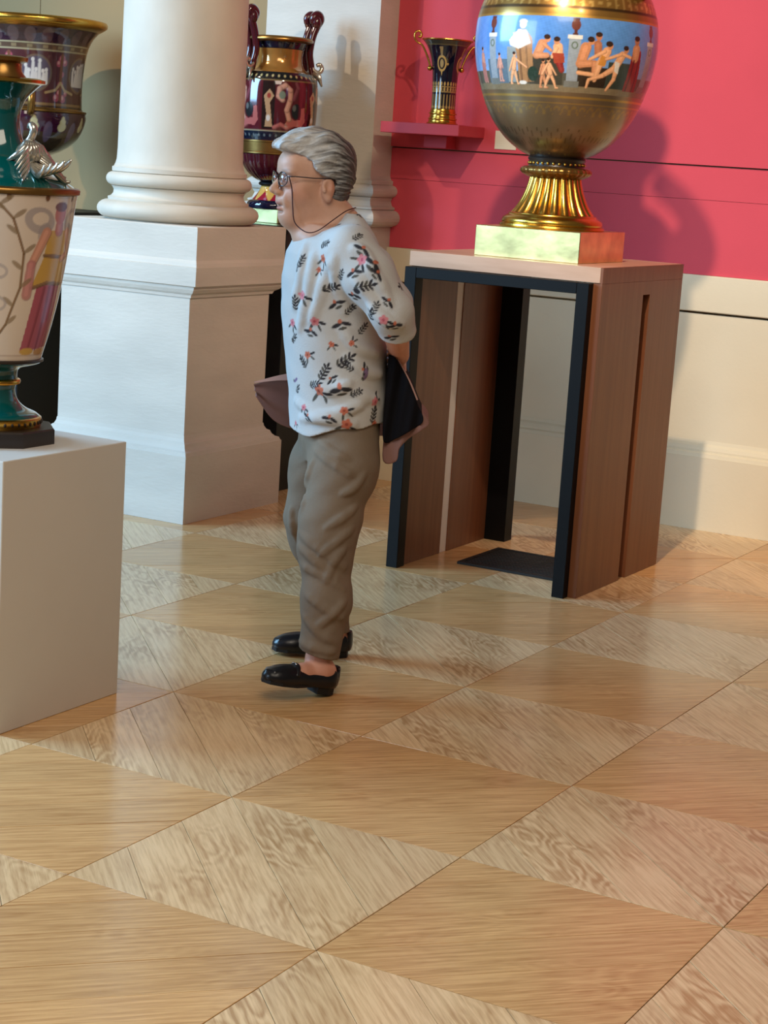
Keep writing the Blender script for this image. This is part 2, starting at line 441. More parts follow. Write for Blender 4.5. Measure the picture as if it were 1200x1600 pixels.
# ------------------------------------------------------------------ helpers: implicit surfaces
class Field:
    def __init__(s, xs, ys, zs):
        s.xs, s.ys, s.zs = xs, ys, zs
        s.D = np.full((len(xs), len(ys), len(zs)), .2, np.float32)
    def win(s, lo, hi):
        r = []
        for a, l, h in zip((s.xs, s.ys, s.zs), lo, hi):
            i, j = np.searchsorted(a, l), np.searchsorted(a, h)
            r.append(slice(max(0, i - 1), max(1, j + 1)))
        sl = tuple(r)
        X = s.xs[sl[0]][:, None, None]; Y = s.ys[sl[1]][None, :, None]; Z = s.zs[sl[2]][None, None, :]
        return sl, X, Y, Z
    def mix(s, sl, d, k, op='u'):
        a = s.D[sl]
        d = d.astype(np.float32)
        if op == 'u':
            h = np.maximum(k - np.abs(a - d), 0) / k; s.D[sl] = np.minimum(a, d) - h * h * k * .25
        else:
            d = -d
            h = np.maximum(k - np.abs(a - d), 0) / k; s.D[sl] = np.maximum(a, d) + h * h * k * .25
    def ell(s, c, r, k=.01, op='u', R=None):
        m = max(r) + k + .02
        sl, X, Y, Z = s.win([q - m for q in c], [q + m for q in c])
        x, y, z = X - c[0], Y - c[1], Z - c[2]
        if R is not None:
            x, y, z = (R[0][0] * x + R[0][1] * y + R[0][2] * z, R[1][0] * x + R[1][1] * y + R[1][2] * z, R[2][0] * x + R[2][1] * y + R[2][2] * z)
        k0 = np.sqrt((x / r[0]) ** 2 + (y / r[1]) ** 2 + (z / r[2]) ** 2)
        k1 = np.sqrt((x / r[0] ** 2) ** 2 + (y / r[1] ** 2) ** 2 + (z / r[2] ** 2) ** 2) + 1e-6
        s.mix(sl, k0 * (k0 - 1) / k1, k, op)
    def cap(s, a, b, r0, r1, k=.01, op='u'):
        a, b = np.array(a, float), np.array(b, float); m = max(r0, r1) + k + .02
        sl, X, Y, Z = s.win(np.minimum(a, b) - m, np.maximum(a, b) + m)
        ab = b - a; q = ab @ ab + 1e-12
        t = np.clip(((X - a[0]) * ab[0] + (Y - a[1]) * ab[1] + (Z - a[2]) * ab[2]) / q, 0, 1)
        d = np.sqrt((X - a[0] - t * ab[0]) ** 2 + (Y - a[1] - t * ab[1]) ** 2 + (Z - a[2] - t * ab[2]) ** 2) - (r0 + (r1 - r0) * t)
        s.mix(sl, d, k, op)
    def chain(s, pts, rad, k=.02):
        for i in range(len(pts) - 1): s.cap(pts[i], pts[i + 1], rad[i], rad[i + 1], k)
    def loft(s, zk, cx, cy, a, b, phi, k=.02):
        i0, i1 = max(0, np.searchsorted(s.zs, zk[0]) - 6), min(len(s.zs), np.searchsorted(s.zs, zk[-1]) + 6)
        z = s.zs[i0:i1]; i = lambda q: np.interp(z, zk, q).astype(np.float32)[None, None, :]
        X = s.xs[:, None, None]; Y = s.ys[None, :, None]; Z = z[None, None, :]
        u = (X - i(cx)) * math.cos(phi) + (Y - i(cy)) * math.sin(phi)
        v = -(X - i(cx)) * math.sin(phi) + (Y - i(cy)) * math.cos(phi)
        A, B = i(a), i(b)
        d = (np.sqrt((u / A) ** 2 + (v / B) ** 2) - 1) * np.minimum(A, B)
        d = np.maximum(d, np.maximum(Z - zk[-1], zk[0] - Z))
        s.mix((slice(None), slice(None), slice(i0, i1)), d, k)
    def fold(s, pts, r, k=.02, sink=.55):
        # a crease that lies on the surface facing -y; pts = (x, z)
        P = catmull(pts, 5); Q = []
        for x, z in P:
            i, j = int(np.argmin(abs(s.xs - x))), int(np.argmin(abs(s.zs - z)))
            m = np.nonzero(s.D[i, :, j] < 0)[0]
            if len(m): Q.append((x, float(s.ys[m[0]]) + r * sink, z))
        for n, (a, b) in enumerate(zip(Q[:-1], Q[1:])):
            w = math.sin(math.pi * (n + .8) / (len(Q) + .6)); w2 = math.sin(math.pi * (n + 1.8) / (len(Q) + .6))
            if abs(a[1] - b[1]) < .03: s.cap(a, b, r * (.4 + .6 * w), r * (.4 + .6 * w2), k)
    def mesh(s, relax=1):
        D = s.D; nx, ny, nz = D.shape; cs = (nx - 1, ny - 1, nz - 1)
        ncell = cs[0] * cs[1] * cs[2]
        S = D < 0
        acc_i, acc_p, edges = [], [], []
        co = (s.xs, s.ys, s.zs)
        for ax in range(3):
            lo = [slice(None)] * 3; hi = [slice(None)] * 3
            lo[ax] = slice(0, -1); hi[ax] = slice(1, None)
            I = np.nonzero(S[tuple(lo)] != S[tuple(hi)])
            I = np.array(I)
            J = I.copy(); J[ax] += 1
            a = D[tuple(I)]; b = D[tuple(J)]; t = a / (a - b)
            P = np.stack([co[q][I[q]] for q in range(3)], 1).astype(float)
            P[:, ax] += t * (co[ax][J[ax]] - co[ax][I[ax]])
            o1, o2 = [q for q in range(3) if q != ax]
            ok = (I[o1] > 0) & (I[o2] > 0) & (I[o1] < cs[o1]) & (I[o2] < cs[o2])
            I, P, sg = I[:, ok], P[ok], a[ok] < 0
            ids = []
            for d1, d2 in ((-1, -1), (0, -1), (0, 0), (-1, 0)):
                Cc = I.copy(); Cc[o1] += d1; Cc[o2] += d2
                idx = (Cc[0] * cs[1] + Cc[1]) * cs[2] + Cc[2]
                ids.append(idx); acc_i.append(idx); acc_p.append(P)
            q = np.stack(ids, 1)
            flip = sg if ax != 1 else ~sg
            q[~flip] = q[~flip][:, ::-1]
            edges.append(q)
        ai = np.concatenate(acc_i); ap = np.concatenate(acc_p); q = np.concatenate(edges)
        u, inv = np.unique(ai, return_inverse=True)
        cnt = np.bincount(inv)
        V = np.stack([np.bincount(inv, ap[:, c]) / cnt for c in range(3)], 1)
        Q = np.searchsorted(u, q)
        for _ in range(relax):
            e = np.concatenate([Q[:, [0, 1]], Q[:, [1, 2]], Q[:, [2, 3]], Q[:, [3, 0]]])
            sm = np.stack([np.bincount(e[:, 0], V[e[:, 1], c], len(V)) + np.bincount(e[:, 1], V[e[:, 0], c], len(V)) for c in range(3)], 1)
            nn = np.bincount(e[:, 0], minlength=len(V)) + np.bincount(e[:, 1], minlength=len(V))
            V = .45 * V + .55 * sm / nn[:, None]
        return V, Q

def field_obj(name, fld, mat, parent, colfun=None, relax=1):
    V, Q = fld.mesh(relax)
    me = bpy.data.meshes.new(name)
    me.vertices.add(len(V)); me.vertices.foreach_set('co', V.astype(np.float32).ravel())
    me.loops.add(len(Q) * 4); me.loops.foreach_set('vertex_index', Q.astype(np.int32).ravel())
    me.polygons.add(len(Q)); me.polygons.foreach_set('loop_start', np.arange(0, len(Q) * 4, 4, dtype=np.int32))
    me.update(calc_edges=True); me.validate()
    me.polygons.foreach_set('use_smooth', [True] * len(me.polygons))
    if colfun is not None:
        Nn = np.zeros(len(me.vertices) * 3, np.float32); me.vertex_normals.foreach_get('vector', Nn)
        c = np.ones((len(V), 4), np.float32); c[:, :3] = colfun(V, Nn.reshape(-1, 3))
        a = me.color_attributes.new('Col', 'FLOAT_COLOR', 'POINT'); a.data.foreach_set('color', c.ravel())
    me.materials.append(mat)
    return link(bpy.data.objects.new(name, me), parent)

def grid(a, b, h):
    return np.arange(a, b + h * .5, h).astype(np.float32)

# ================================================================== THE SETTING
WALL_Y = 7.91
def project(P):
    q = np.array([_r2, _u2, _f]) @ (np.array(P, float) - np.array([0, 0, CAM_H]))
    return (600 + F_PX * q[0] / q[2], 800 - F_PX * q[1] / q[2], q[2])

floor = box('floor', -11, 2.5, -1.0, WALL_Y + .1, -.12, -.016, M['subfloor']); tag(floor, 'glossy oak parquet floor of square panels with diagonal boards', 'floor', kind='structure')
TS, TX, TY = .628142, -1.726857, 2.982252
JT, NB = .0011, 6
def clip_poly(poly, nx, ny, d):      # keep nx*x+ny*y <= d
    out = []
    for i in range(len(poly)):
        a, b = poly[i], poly[(i + 1) % len(poly)]
        da, db = nx * a[0] + ny * a[1] - d, nx * b[0] + ny * b[1] - d
        if da <= 0: out.append(a)
        if (da <= 0) != (db <= 0):
            t = da / (da - db); out.append((a[0] + t * (b[0] - a[0]), a[1] + t * (b[1] - a[1])))
    return out
def prism_mesh(name, poly, z0, z1, ang):
    c, s = math.cos(-ang), math.sin(-ang)
    P = [(x * c - y * s, x * s + y * c) for x, y in poly]; n = len(P); ch = .0006
    cxm, cym = sum(q[0] for q in P) / n, sum(q[1] for q in P) / n
    inn = [(cxm + (x - cxm) * (1 - ch * 8), cym + (y - cym) * (1 - ch * 8)) for x, y in P]
    V = [(x, y, z0) for x, y in P] + [(x, y, z1 - ch) for x, y in P] + [(x, y, z1) for x, y in inn]
    Fc = [tuple(range(2 * n, 3 * n))]
    for i in range(n):
        j = (i + 1) % n
        Fc += [(i, j, n + j, n + i), (n + i, n + j, 2 * n + j, 2 * n + i)]
    me = bpy.data.meshes.new(name); me.from_pydata(V, [], Fc); me.update()
    return me
half = TS / 2 - .0009
sq = [(-half, -half), (half, -half), (half, half), (-half, half)]
board_meshes = {}
A45 = math.pi / 4
for key, ang in (('a', A45), ('b', -A45)):
    nx, ny = -math.sin(ang), math.cos(ang)
    ext = half * math.sqrt(2); w = 2 * ext / NB; lst = []
    for k in range(NB):
        lo, hi = -ext + k * w + JT / 2, -ext + (k + 1) * w - JT / 2
        pl = clip_poly(clip_poly(sq, nx, ny, hi), -nx, -ny, -lo)
        if len(pl) >= 3:
            me = prism_mesh('board', pl, -.014, 0.0, ang)
            me.materials.append(M['parq_' + key]); lst.append(me)
    whole = prism_mesh('parquet_panel', sq, -.014, 0.0, ang); whole.materials.append(M['parq_' + key])
    board_meshes[key] = (lst, whole, ang)
bv_, bf_ = box_geo(-half, half, -half, half, -.017, -.0135)
back_me = bpy.data.meshes.new('parquet_panel'); back_me.from_pydata(bv_, [], bf_); back_me.materials.append(M['subfloor'])
for i in range(-12, 6):
    for j in range(-5, 9):
        cx, cy = TX + (i + .5) * TS, TY + (j + .5) * TS
        if cy + TS / 2 > WALL_Y + .45 or cx > 1.5: continue
        pr = [project((cx + a * half, cy + b * half, 0)) for a in (-1, 0, 1) for b in (-1, 0, 1)]
        inview = any(q[2] > .3 and -10 < q[0] < 1210 and q[1] < 1615 for q in pr)
        margin = any(q[2] > .3 and -420 < q[0] < 1620 and q[1] < 2000 for q in pr)
        if not margin: continue
        key = 'a' if (i + j) % 2 == 0 else 'b'
        lst, whole, ang = board_meshes[key]
        near = pr[4][2] < 8.3
        if inview and near:
            pn = bpy.data.objects.new('parquet_panel', back_me); pn.location = (cx, cy, 0); link(pn, floor)
            for me in lst:
                b = bpy.data.objects.new('board', me); b.rotation_euler = (0, 0, ang); b.location = (0, 0, rnd.uniform(-.0007, 0)); link(b, pn)
        else:
            pn = bpy.data.objects.new('parquet_panel', whole); pn.location = (cx, cy, 0); pn.rotation_euler = (0, 0, ang); link(pn, floor)

# back wall: red boarding over a cream stone dado on the right, plain stone bay on the left
wall = box('wall_back', -11, 2.5, WALL_Y + .035, WALL_Y + .30, 0, 5.2, M['tanwall']); tag(wall, 'back wall of the hall behind the vases', 'wall', kind='structure')
RX0 = -4.44
box('red_panel', RX0, 2.5, WALL_Y - .012, WALL_Y + .035, 1.612, 5.2, M['red'], wall)
box('red_panel', RX0, 2.5, WALL_Y, WALL_Y + .035, 1.462, 1.606, M['red'], wall)
box('red_panel', RX0, 2.5, WALL_Y, WALL_Y + .035, 1.134, 1.4605, M['red'], wall)
box('dado_cap', RX0, 2.5, WALL_Y - .022, WALL_Y + .035, .972, 1.133, M['cream'], wall, .004)
for a, b in ((RX0, -1.2), (-1.198, 2.5)):
    box('dado_block', a, b, WALL_Y - .004, WALL_Y + .035, .40, .962, M['cream'], wall)
v_, f_ = [], []
def strip_x(name, x0, x1, prof, mat, parent):     # a moulding that runs along X; prof = (y, z)
    n = len(prof)
    V = [(x0, y, z) for y, z in prof] + [(x1, y, z) for y, z in prof]
    Fc = [(k, k + 1, n + k + 1, n + k) for k in range(n - 1)] + [tuple(range(n)), tuple(reversed(range(n, 2 * n)))]
    return mesh_obj(name, V, Fc, mat, parent)
bb = empty('baseboard_back', (0, 0, 0)); tag(bb, 'moulded cream stone base course along the back wall', 'baseboard', kind='structure')
W = WALL_Y
strip_x('moulding', RX0, 2.5, [(W + .03, .40), (W - .006, .40), (W - .010, .385), (W - .022, .375), (W - .030, .36), (W - .030, .352), (W - .042, .345), (W - .046, .33), (W + .03, .33)], M['cream'], bb)
strip_x('base_course', RX0, 2.5, [(W + .03, .33), (W - .050, .33), (W - .052, .0), (W + .03, 0)], M['cream'], bb)
# left bay
box('wall_panel', -11, -6.62, W, W + .035, 0, 5.2, M['tanwall'], wall)
box('wall_panel', -6.616, -5.0, W, W + .035, 0, 5.2, M['tanwall'], wall)
strip_x('moulding', -11, -5.0, [(W + .03, .30), (W - .004, .30), (W - .02, .275), (W - .03, .25), (W - .03, .24), (W - .045, .235), (W - .045, .19), (W + .03, .19)], M['tanwall'], bb)
strip_x('base_course', -11, -5.0, [(W + .03, .19), (W - .048, .19), (W - .05, 0), (W + .03, 0)], M['tanwall'], bb)

# pilaster against the wall, same pedestal as the column
def arc(r0, z0, r1, z1, n=8, bulge=1):
    # half-round between two heights, bulging outwards
    zc, hz = (z0 + z1) / 2, (z1 - z0) / 2
    out = []
    for k in range(n + 1):
        a = -math.pi / 2 + math.pi * k / n
        out.append((r0 + (r1 - r0) * k / n + bulge * hz * math.cos(a), zc + hz * math.sin(a)))
    return out
def pedestal(t, cx, cy, hx, hy, top=1.228):
    rect_loft('plinth', cx, cy, hx, hy, [(.046, 0), (.046, .285), (.043, .288)], M['stone'], t)
    rect_loft('base_moulding', cx, cy, hx, hy, [(.043, .288), (.040, .300), (.030, .306), (.022, .318), (.018, .332), (.010, .338), (.004, .352), (.002, .366)], M['stone'], t)
    rect_loft('die', cx, cy, hx, hy, [(0, .366), (0, .938)], M['stone'], t)
    rect_loft('cornice', cx, cy, hx, hy, [(0.004, .938), (.006, .950), (.012, .958), (.018, .972), (.020, .985), (.027, .988), (.028, 1.065), (.020, 1.067), (.016, 1.080), (.006, 1.092)], M['stone'], t)
    rect_loft('top_slab', cx, cy, hx, hy, [(.004, 1.092), (.004, top - .004), (0, top)], M['stone'], t)
CX, CY = -4.740, 6.612
col = empty('stone_column', (0, 0, 0)); tag(col, 'round pale stone column on a tall square moulded pedestal left of the woman', 'column')
def pier_level(name, rows):        # rows: (left, front, right, far) offsets from the die and a height
    V, Fc = [], []
    for l, f, r, b, z in rows:
        xa, xb, ya, yb = -5.085 - l, -4.415 + r, 6.267 - f, 6.865 + b
        V += [(xa, ya, z), (xb, ya, z), (xb, yb, z), (xa, yb, z)]
    for i in range(len(rows) - 1):
        for k in range(4):
            k2 = (k + 1) % 4; Fc.append((i * 4 + k, i * 4 + k2, i * 4 + 4 + k2, i * 4 + 4 + k))
    n = len(V) - 4; Fc += [(3, 2, 1, 0), (n, n + 1, n + 2, n + 3)]
    return mesh_obj(name, V, Fc, M['stone'], col)
def off(prof, r, b): return [(d, d, d * r, d * b, z) for d, z in prof]
pier_level('plinth', off([(.046, 0), (.046, .285), (.043, .288)], 1, 2.0))
pier_level('base_moulding', off([(.043, .288), (.040, .300), (.030, .306), (.022, .318), (.018, .332), (.010, .338), (.004, .352), (.002, .366)], 1, 2.0))
pier_level('die', off([(0, .366), (0, .938)], 1, 1))
pier_level('cornice', off([(0.004, .938), (.006, .950), (.012, .958), (.018, .972), (.020, .985), (.027, .988), (.028, 1.065)], 1.6, 4.0) + [(.020, .020, .040, .095, 1.067), (.016, .016, .036, .088, 1.080), (.006, .006, .028, .074, 1.092)])
pier_level('top_slab', [(.004, .004, .026, .070, 1.092), (.004, .004, .026, .070, 1.224), (0, 0, .022, .066, 1.228)])
zb = 1.228
base_p = [(.30, zb)] + [(r + .300, z) for r, z in arc(0, zb + .004, 0, zb + .080, 10, 1.25)] + [(.302, zb + .084), (.302, zb + .092), (.290, zb + .096), (.280, zb + .108), (.278, zb + .122), (.284, zb + .134), (.290, zb + .138)] + [(r + .282, z) for r, z in arc(0, zb + .140, 0, zb + .198, 10, 1.05)] + [(.288, zb + .201), (.288, zb + .218), (.281, zb + .221), (.274, zb + .236)]
lathe('column_base', [(r, z) for r, z in base_p], M['stone_col'], col, 96, loc=(CX, CY, 0))
lathe('shaft', [(.2745, zb + .236), (.270, zb + .252), (.2675, zb + .30), (.264, 1.9), (.256, 2.9), (.235, 5.2)], M['stone_col'], col, 96, loc=(CX, CY, 0))

pil = empty('stone_pilaster', (0, 0, 0)); tag(pil, 'flat stone pilaster with moulded base between dark amphora and red wall', 'pilaster')
PX0, PX1, PY0 = -5.06, -4.43, 7.72
pcx, phx = (PX0 + PX1) / 2, (PX1 - PX0) / 2
pcy, phy = (PY0 + W + .12) / 2, (W + .12 - PY0) / 2
pedestal(pil, pcx, pcy, phx + .015, phy + .015)
rect_loft('pilaster_base', pcx, pcy, phx, phy, [(.03, zb)] + [(r + .03, z) for r, z in arc(0, zb + .004, 0, zb + .080, 8)] + [(.036, zb + .084), (.036, zb + .092), (.02, zb + .1), (.012, zb + .122), (.02, zb + .138)] + [(r + .016, z) for r, z in arc(0, zb + .140, 0, zb + .198, 8)] + [(.018, zb + .201), (.018, zb + .218), (.006, zb + .224), (0, zb + .24)], M['stone'], pil)
box('shaft', PX0, PX1, PY0, W + .12, zb + .238, 5.2, M['stone'], pil)

# ================================================================== STANDS
# --- white block, left
t = box('white_plinth', -3.612, -3.095, 3.604, 4.119, 0, .73, M['white'], None, .002)
tag(t, 'plain white square display block under the teal vase', 'plinth')

# --- cherry wood plinth with black steel frames
pl = empty('wooden_plinth', (0, 0, 0)); tag(pl, 'open cherry wood display plinth with black steel frame under the large vase', 'plinth')
X0, X1, Y0, Y1, ZT = -3.362, -2.572, 6.195, 7.010, 1.217
TH = .042
box('top_panel', X0, X1 - .010, Y0, Y1, ZT - .056, ZT, M['wood_lit'], pl, .0012)
box('edge_veneer', X1 - .0098, X1, Y0, Y1, ZT - .0575, ZT - .001, M['wood'], pl)
SLZ = 1.108
for xa, xb, nm, SL0, SL1 in ((X0, X0 + TH, 'l', 6.53, 6.59), (X1 - TH, X1, 'r', 6.602, 6.672)):
    box('side_panel', xa, xb, Y0, SL0, 0, ZT - .058, M['wood'], pl, .0006)
    box('side_panel', xa, xb, SL1, Y1, 0, ZT - .058, M['wood'], pl, .0006)
    box('slot_header', xa, xb, SL0, SL1, SLZ, ZT - .058, M['wood'], pl)
    if nm == 'l':
        box('slot_channel', xa + .014, xa + .038, SL0, SL1, 0, SLZ, M['channel'], pl)
    else:
        box('slot_channel', xa + .004, xa + .012, SL0, SL1, 0, SLZ, M['wood'], pl)
        box('slot_edge', xa + .012, xb - .004, SL0, SL0 + .010, 0, SLZ - .17, M['channel'], pl)
fx0, fx1, fy0, fy1, fz = X0 + .004, X1 - .034, Y0 - .040, Y0 + .02, ZT - .058
FW = .048
box('frame_post', fx0, fx0 + FW, fy0, fy1, 0, fz, M['steel'], pl, .0015)
box('frame_post', fx1 - FW, fx1, fy0, fy1, 0, fz, M['steel'], pl, .0015)
box('frame_rail', fx0 + FW, fx1 - FW, fy0, fy1, fz - .040, fz, M['steel'], pl, .0015)
box('frame_post', X0 + TH, X0 + TH + .095, Y1 - .075, Y1 - .005, 0, fz, M['steel'], pl, .0015)
box('frame_post', X1 - TH - .06, X1 - TH, Y1 - .075, Y1 - .005, 0, fz, M['steel'], pl, .0015)
box('frame_rail', X0 + TH + .095, X1 - TH - .06, Y1 - .075, Y1 - .005, fz - .040, fz, M['steel'], pl, .0015)

# --- black floor grille inside the plinth
gr = empty('floor_grille', (0, 0, 0)); tag(gr, 'flat black metal floor grille inside the wooden plinth', 'grille')
gx0, gx1, gy0, gy1 = -3.175, -2.70, 6.405, 6.775
box('frame', gx0, gx1, gy0, gy1, .0005, .004, M['grille'], gr)
for a, b, c, d in ((gx0, gx1, gy0, gy0 + .02), (gx0, gx1, gy1 - .02, gy1), (gx0, gx0 + .02, gy0 + .02, gy1 - .02), (gx1 - .02, gx1, gy0 + .02, gy1 - .02)):
    box('rim', a, b, c, d, .004, .010, M['grille'], gr)
nsl = 16
for k in range(nsl):
    y = gy0 + .026 + k * (gy1 - gy0 - .052) / nsl
    box('slat', gx0 + .022, gx1 - .022, y, y + .012, .004, .009, M['grille'], gr)

# --- black stands of amphora and krater
st = empty('black_stand', (0, 0, 0)); tag(st, 'tall black box stand behind the woman under the maroon amphora', 'stand')
AX, AY = -4.785, 7.40
box('column', AX - .25, AX + .265, AY - .25, AY + .25, 0, 1.19, M['black'], st, .002)
box('top_plate', AX - .265, AX + .28, AY - .265, AY + .265, 1.19, 1.222, M['black'], st, .002)
KX, KY = -6.15, 7.28
st = empty('black_stand', (0, 0, 0)); tag(st, 'black stand behind the teal vase carrying the purple krater', 'stand')
box('column', KX - .22, KX + .145, KY - .2, KY + .2, 0, 1.175, M['black'], st, .002)
box('top_plate', KX - .40, KX + .40, KY - .30, KY + .30, 1.175, 1.20, M['black'], st, .002)

# --- red shelf on the wall
sh = empty('wall_shelf', (0, 0, 0)); tag(sh, 'small red wall shelf under the cobalt and gold vase', 'shelf')
box('board', -4.345, -3.935, 7.635, W, 1.672, 1.722, M['red_shelf'], sh, .002)
box('bracket', -4.20, -4.08, 7.80, W, 1.615, 1.672, M['red_shelf'], sh, .002)
lb = box('wall_label', -3.875, -3.765, W - .016, W - .010, 1.628, 1.712, M['card'])
# placed on the face of the red boarding
tag(lb, 'small cream label card on the red wall behind the large vase', 'label')

# ================================================================== VASES
def wrap(a):
    return (a + math.pi) % (2 * math.pi) - math.pi
def zone(curve, z0, z1, n):
    c = curve[np.argsort(curve[:, 1])]
    z = np.linspace(z0, z1, n)
    return np.stack([np.interp(z, c[:, 1], c[:, 0]), z], 1)
def flat_paint(col):
    return lambda th, z: np.tile(np.array(col), (len(th), 1))

# --- the large ovoid vase with the painted frieze
BX, BY = -2.930, 6.510
bigv = empty('ovoid_vase', (BX, BY, 1.217)); tag(bigv, 'large ovoid vase with painted figure frieze and gilt foot on the wooden plinth', 'vase')
Z0 = 1.217
def rel(prof): return [(r, z - Z0) for r, z in prof]
v_, f_ = box_geo(-.214, .214, -.214, .214, .0, .114, .002)
mesh_obj('plinth_block', v_, f_, M['gold_block'], bigv)
lathe('foot_ring', rel([(.196, 1.331), (.200, 1.336), (.198, 1.343), (.190, 1.346), (.193, 1.352), (.188, 1.365), (.174, 1.374), (.168, 1.377), (.166, 1.383), (.158, 1.386)]), M['gold'], bigv, 80)
nfl = 20
def flute(t, z):
    c = abs(math.sin(nfl * t / 2))
    return .90 + .10 * c ** .6
fcv = catmull([(.158, 1.386), (.146, 1.400), (.130, 1.425), (.114, 1.460), (.103, 1.495), (.098, 1.520)], 4)
lathe('fluted_foot', rel(fcv), M['gold'], bigv, 160, rfun=flute, auto=80)
def leafy(t, z): return 1 + .035 * abs(math.sin(15 * t))
lathe('leaf_collar', rel([(.100, 1.520), (.108, 1.524), (.124, 1.532), (.132, 1.541), (.131, 1.549), (.124, 1.556), (.112, 1.560)]), M['gold_dark'], bigv, 120, rfun=leafy)
lathe('neck_ring', rel([(.108, 1.560), (.104, 1.566), (.103, 1.578), (.108, 1.584), (.110, 1.590), (.105, 1.596)]), M['ebony'], bigv, 64)
parts = [ball_geo((.1045 * math.cos(a), .1045 * math.sin(a), 1.572 - Z0), .0062, 8, 6) for a in np.linspace(0, 2 * math.pi, 30, endpoint=False)]
v_, f_ = join_geo(parts); mesh_obj('bead_ring', v_, f_, M['gold'], bigv, smooth=True)
bcv = catmull([(.100, 1.594), (.150, 1.618), (.212, 1.668), (.272, 1.752), (.316, 1.865), (.336, 1.955), (.340, 2.035), (.331, 2.110), (.300, 2.190), (.250, 2.250), (.190, 2.295)], 10)
th_c = math.atan2(-BY, -BX)
# colours of the lower gilt zone
def lower_paint(th, z):
    a = wrap(th - th_c); zz = z + Z0
    c = np.tile(np.array(rgb(158, 136, 106)), (len(th), 1))
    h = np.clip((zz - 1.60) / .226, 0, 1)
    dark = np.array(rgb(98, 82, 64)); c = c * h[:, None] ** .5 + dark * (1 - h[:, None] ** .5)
    band = lambda lo, hi: ((zz > lo) & (zz < hi))
    c[band(1.806, 1.812)] = rgb(206, 168, 92); c[band(1.783, 1.787)] = rgb(196, 160, 92)
    sc = (zz > 1.745) & (zz < 1.783) & (np.abs(np.hypot((a * 9 % 1 - .5) * .07, (zz - 1.745)) - .030) < .004)
    c[sc] = rgb(176, 146, 92)
    leaf = (zz > 1.615) & (zz < 1.70) & (np.abs(np.abs(a * 6 % 1 - .5) - .10 - (zz - 1.615) * 3.0) < .03)
    c[leaf] = rgb(98, 80, 56)
    return c
lathe('gilt_belly', rel(zone(bcv, 1.594, 1.826, 60)), M['paint_gold'], bigv, 300, paint=lower_paint, auto=80, cap=False)
# frieze canvas: x = angle * 142, y = height units (118 tall), origin top left like reading order
SKY, SKY2 = rgb(86, 138, 204), rgb(140, 176, 214)
STONE_, WALLD, SKIN, SKIN2 = rgb(150, 160, 168), rgb(62, 60, 50), rgb(226, 166, 120), rgb(204, 138, 96)
RED_, ROBE, CREAM_, GRND, GREEN_ = rgb(140, 40, 36), rgb(170, 126, 84), rgb(224, 218, 206), rgb(132, 116, 88), rgb(40, 58, 46)
HAIR_ = rgb(54, 34, 24)
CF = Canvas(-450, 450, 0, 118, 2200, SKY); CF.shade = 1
for k in range(12): CF.rect(-450, 450, 40 + k * 4, 118, tuple(SKY[i] * (1 - k / 14) + SKY2[i] * k / 14 for i in range(3)), .5)
def column_vase(x, w=9):
    CF.rect(x - w, x + w, 30, 108, STONE_); CF.rect(x - w - 2, x + w + 2, 28, 34, CREAM_); CF.rect(x - w - 3, x + w + 3, 100, 110, rgb(120, 122, 116))
    CF.ell(x, 44, 5, 6, rgb(96, 112, 92)); CF.ell(x, 44, 3, 4, STONE_)
    CF.ell(x, 12, 7, 9, rgb(106, 52, 40)); CF.rect(x - 2.5, x + 2.5, 19, 27, rgb(92, 46, 36)); CF.rect(x - 5, x + 5, 1, 5, rgb(92, 46, 36)); CF.rect(x - 4, x + 4, 25, 28, rgb(80, 44, 36))
def person_fig(x, top, bot, lean=0, skin=SKIN, robe=None, arms=((6, .34), (-6, .34)), legs=(4, -4), hair=HAIR_, rw=8):
    h = bot - top; hx = x + lean
    hipx, hipy = x, top + .52 * h; shx, shy = x + lean * .8, top + .2 * h
    for l in legs:
        CF.cap(hipx, hipy, x + l * .6, top + .76 * h, .06 * h, .045 * h, skin); CF.cap(x + l * .6, top + .76 * h, x + l, bot, .045 * h, .025 * h, skin)
        CF.cap(x + l, bot, x + l + 3, bot, 1.4, 1, skin)
    CF.cap(shx, shy + .04 * h, hipx, hipy, .088 * h, .075 * h, skin)
    for ax, ay in arms:
        CF.cap(shx + (.05 * h if ax > 0 else -.05 * h), shy + .02 * h, shx + ax, shy + ay * h, .032 * h, .02 * h, skin)
    CF.ell(hx, top + .075 * h, .055 * h, .07 * h, skin); CF.ell(hx - .012 * h, top + .045 * h, .055 * h, .05 * h, hair)
    if robe is not None:
        CF.poly([(hipx - rw * .7, hipy - .08 * h), (hipx + rw * .7, hipy - .05 * h), (hipx + rw, bot - 2), (hipx - rw, bot - 1)], robe)
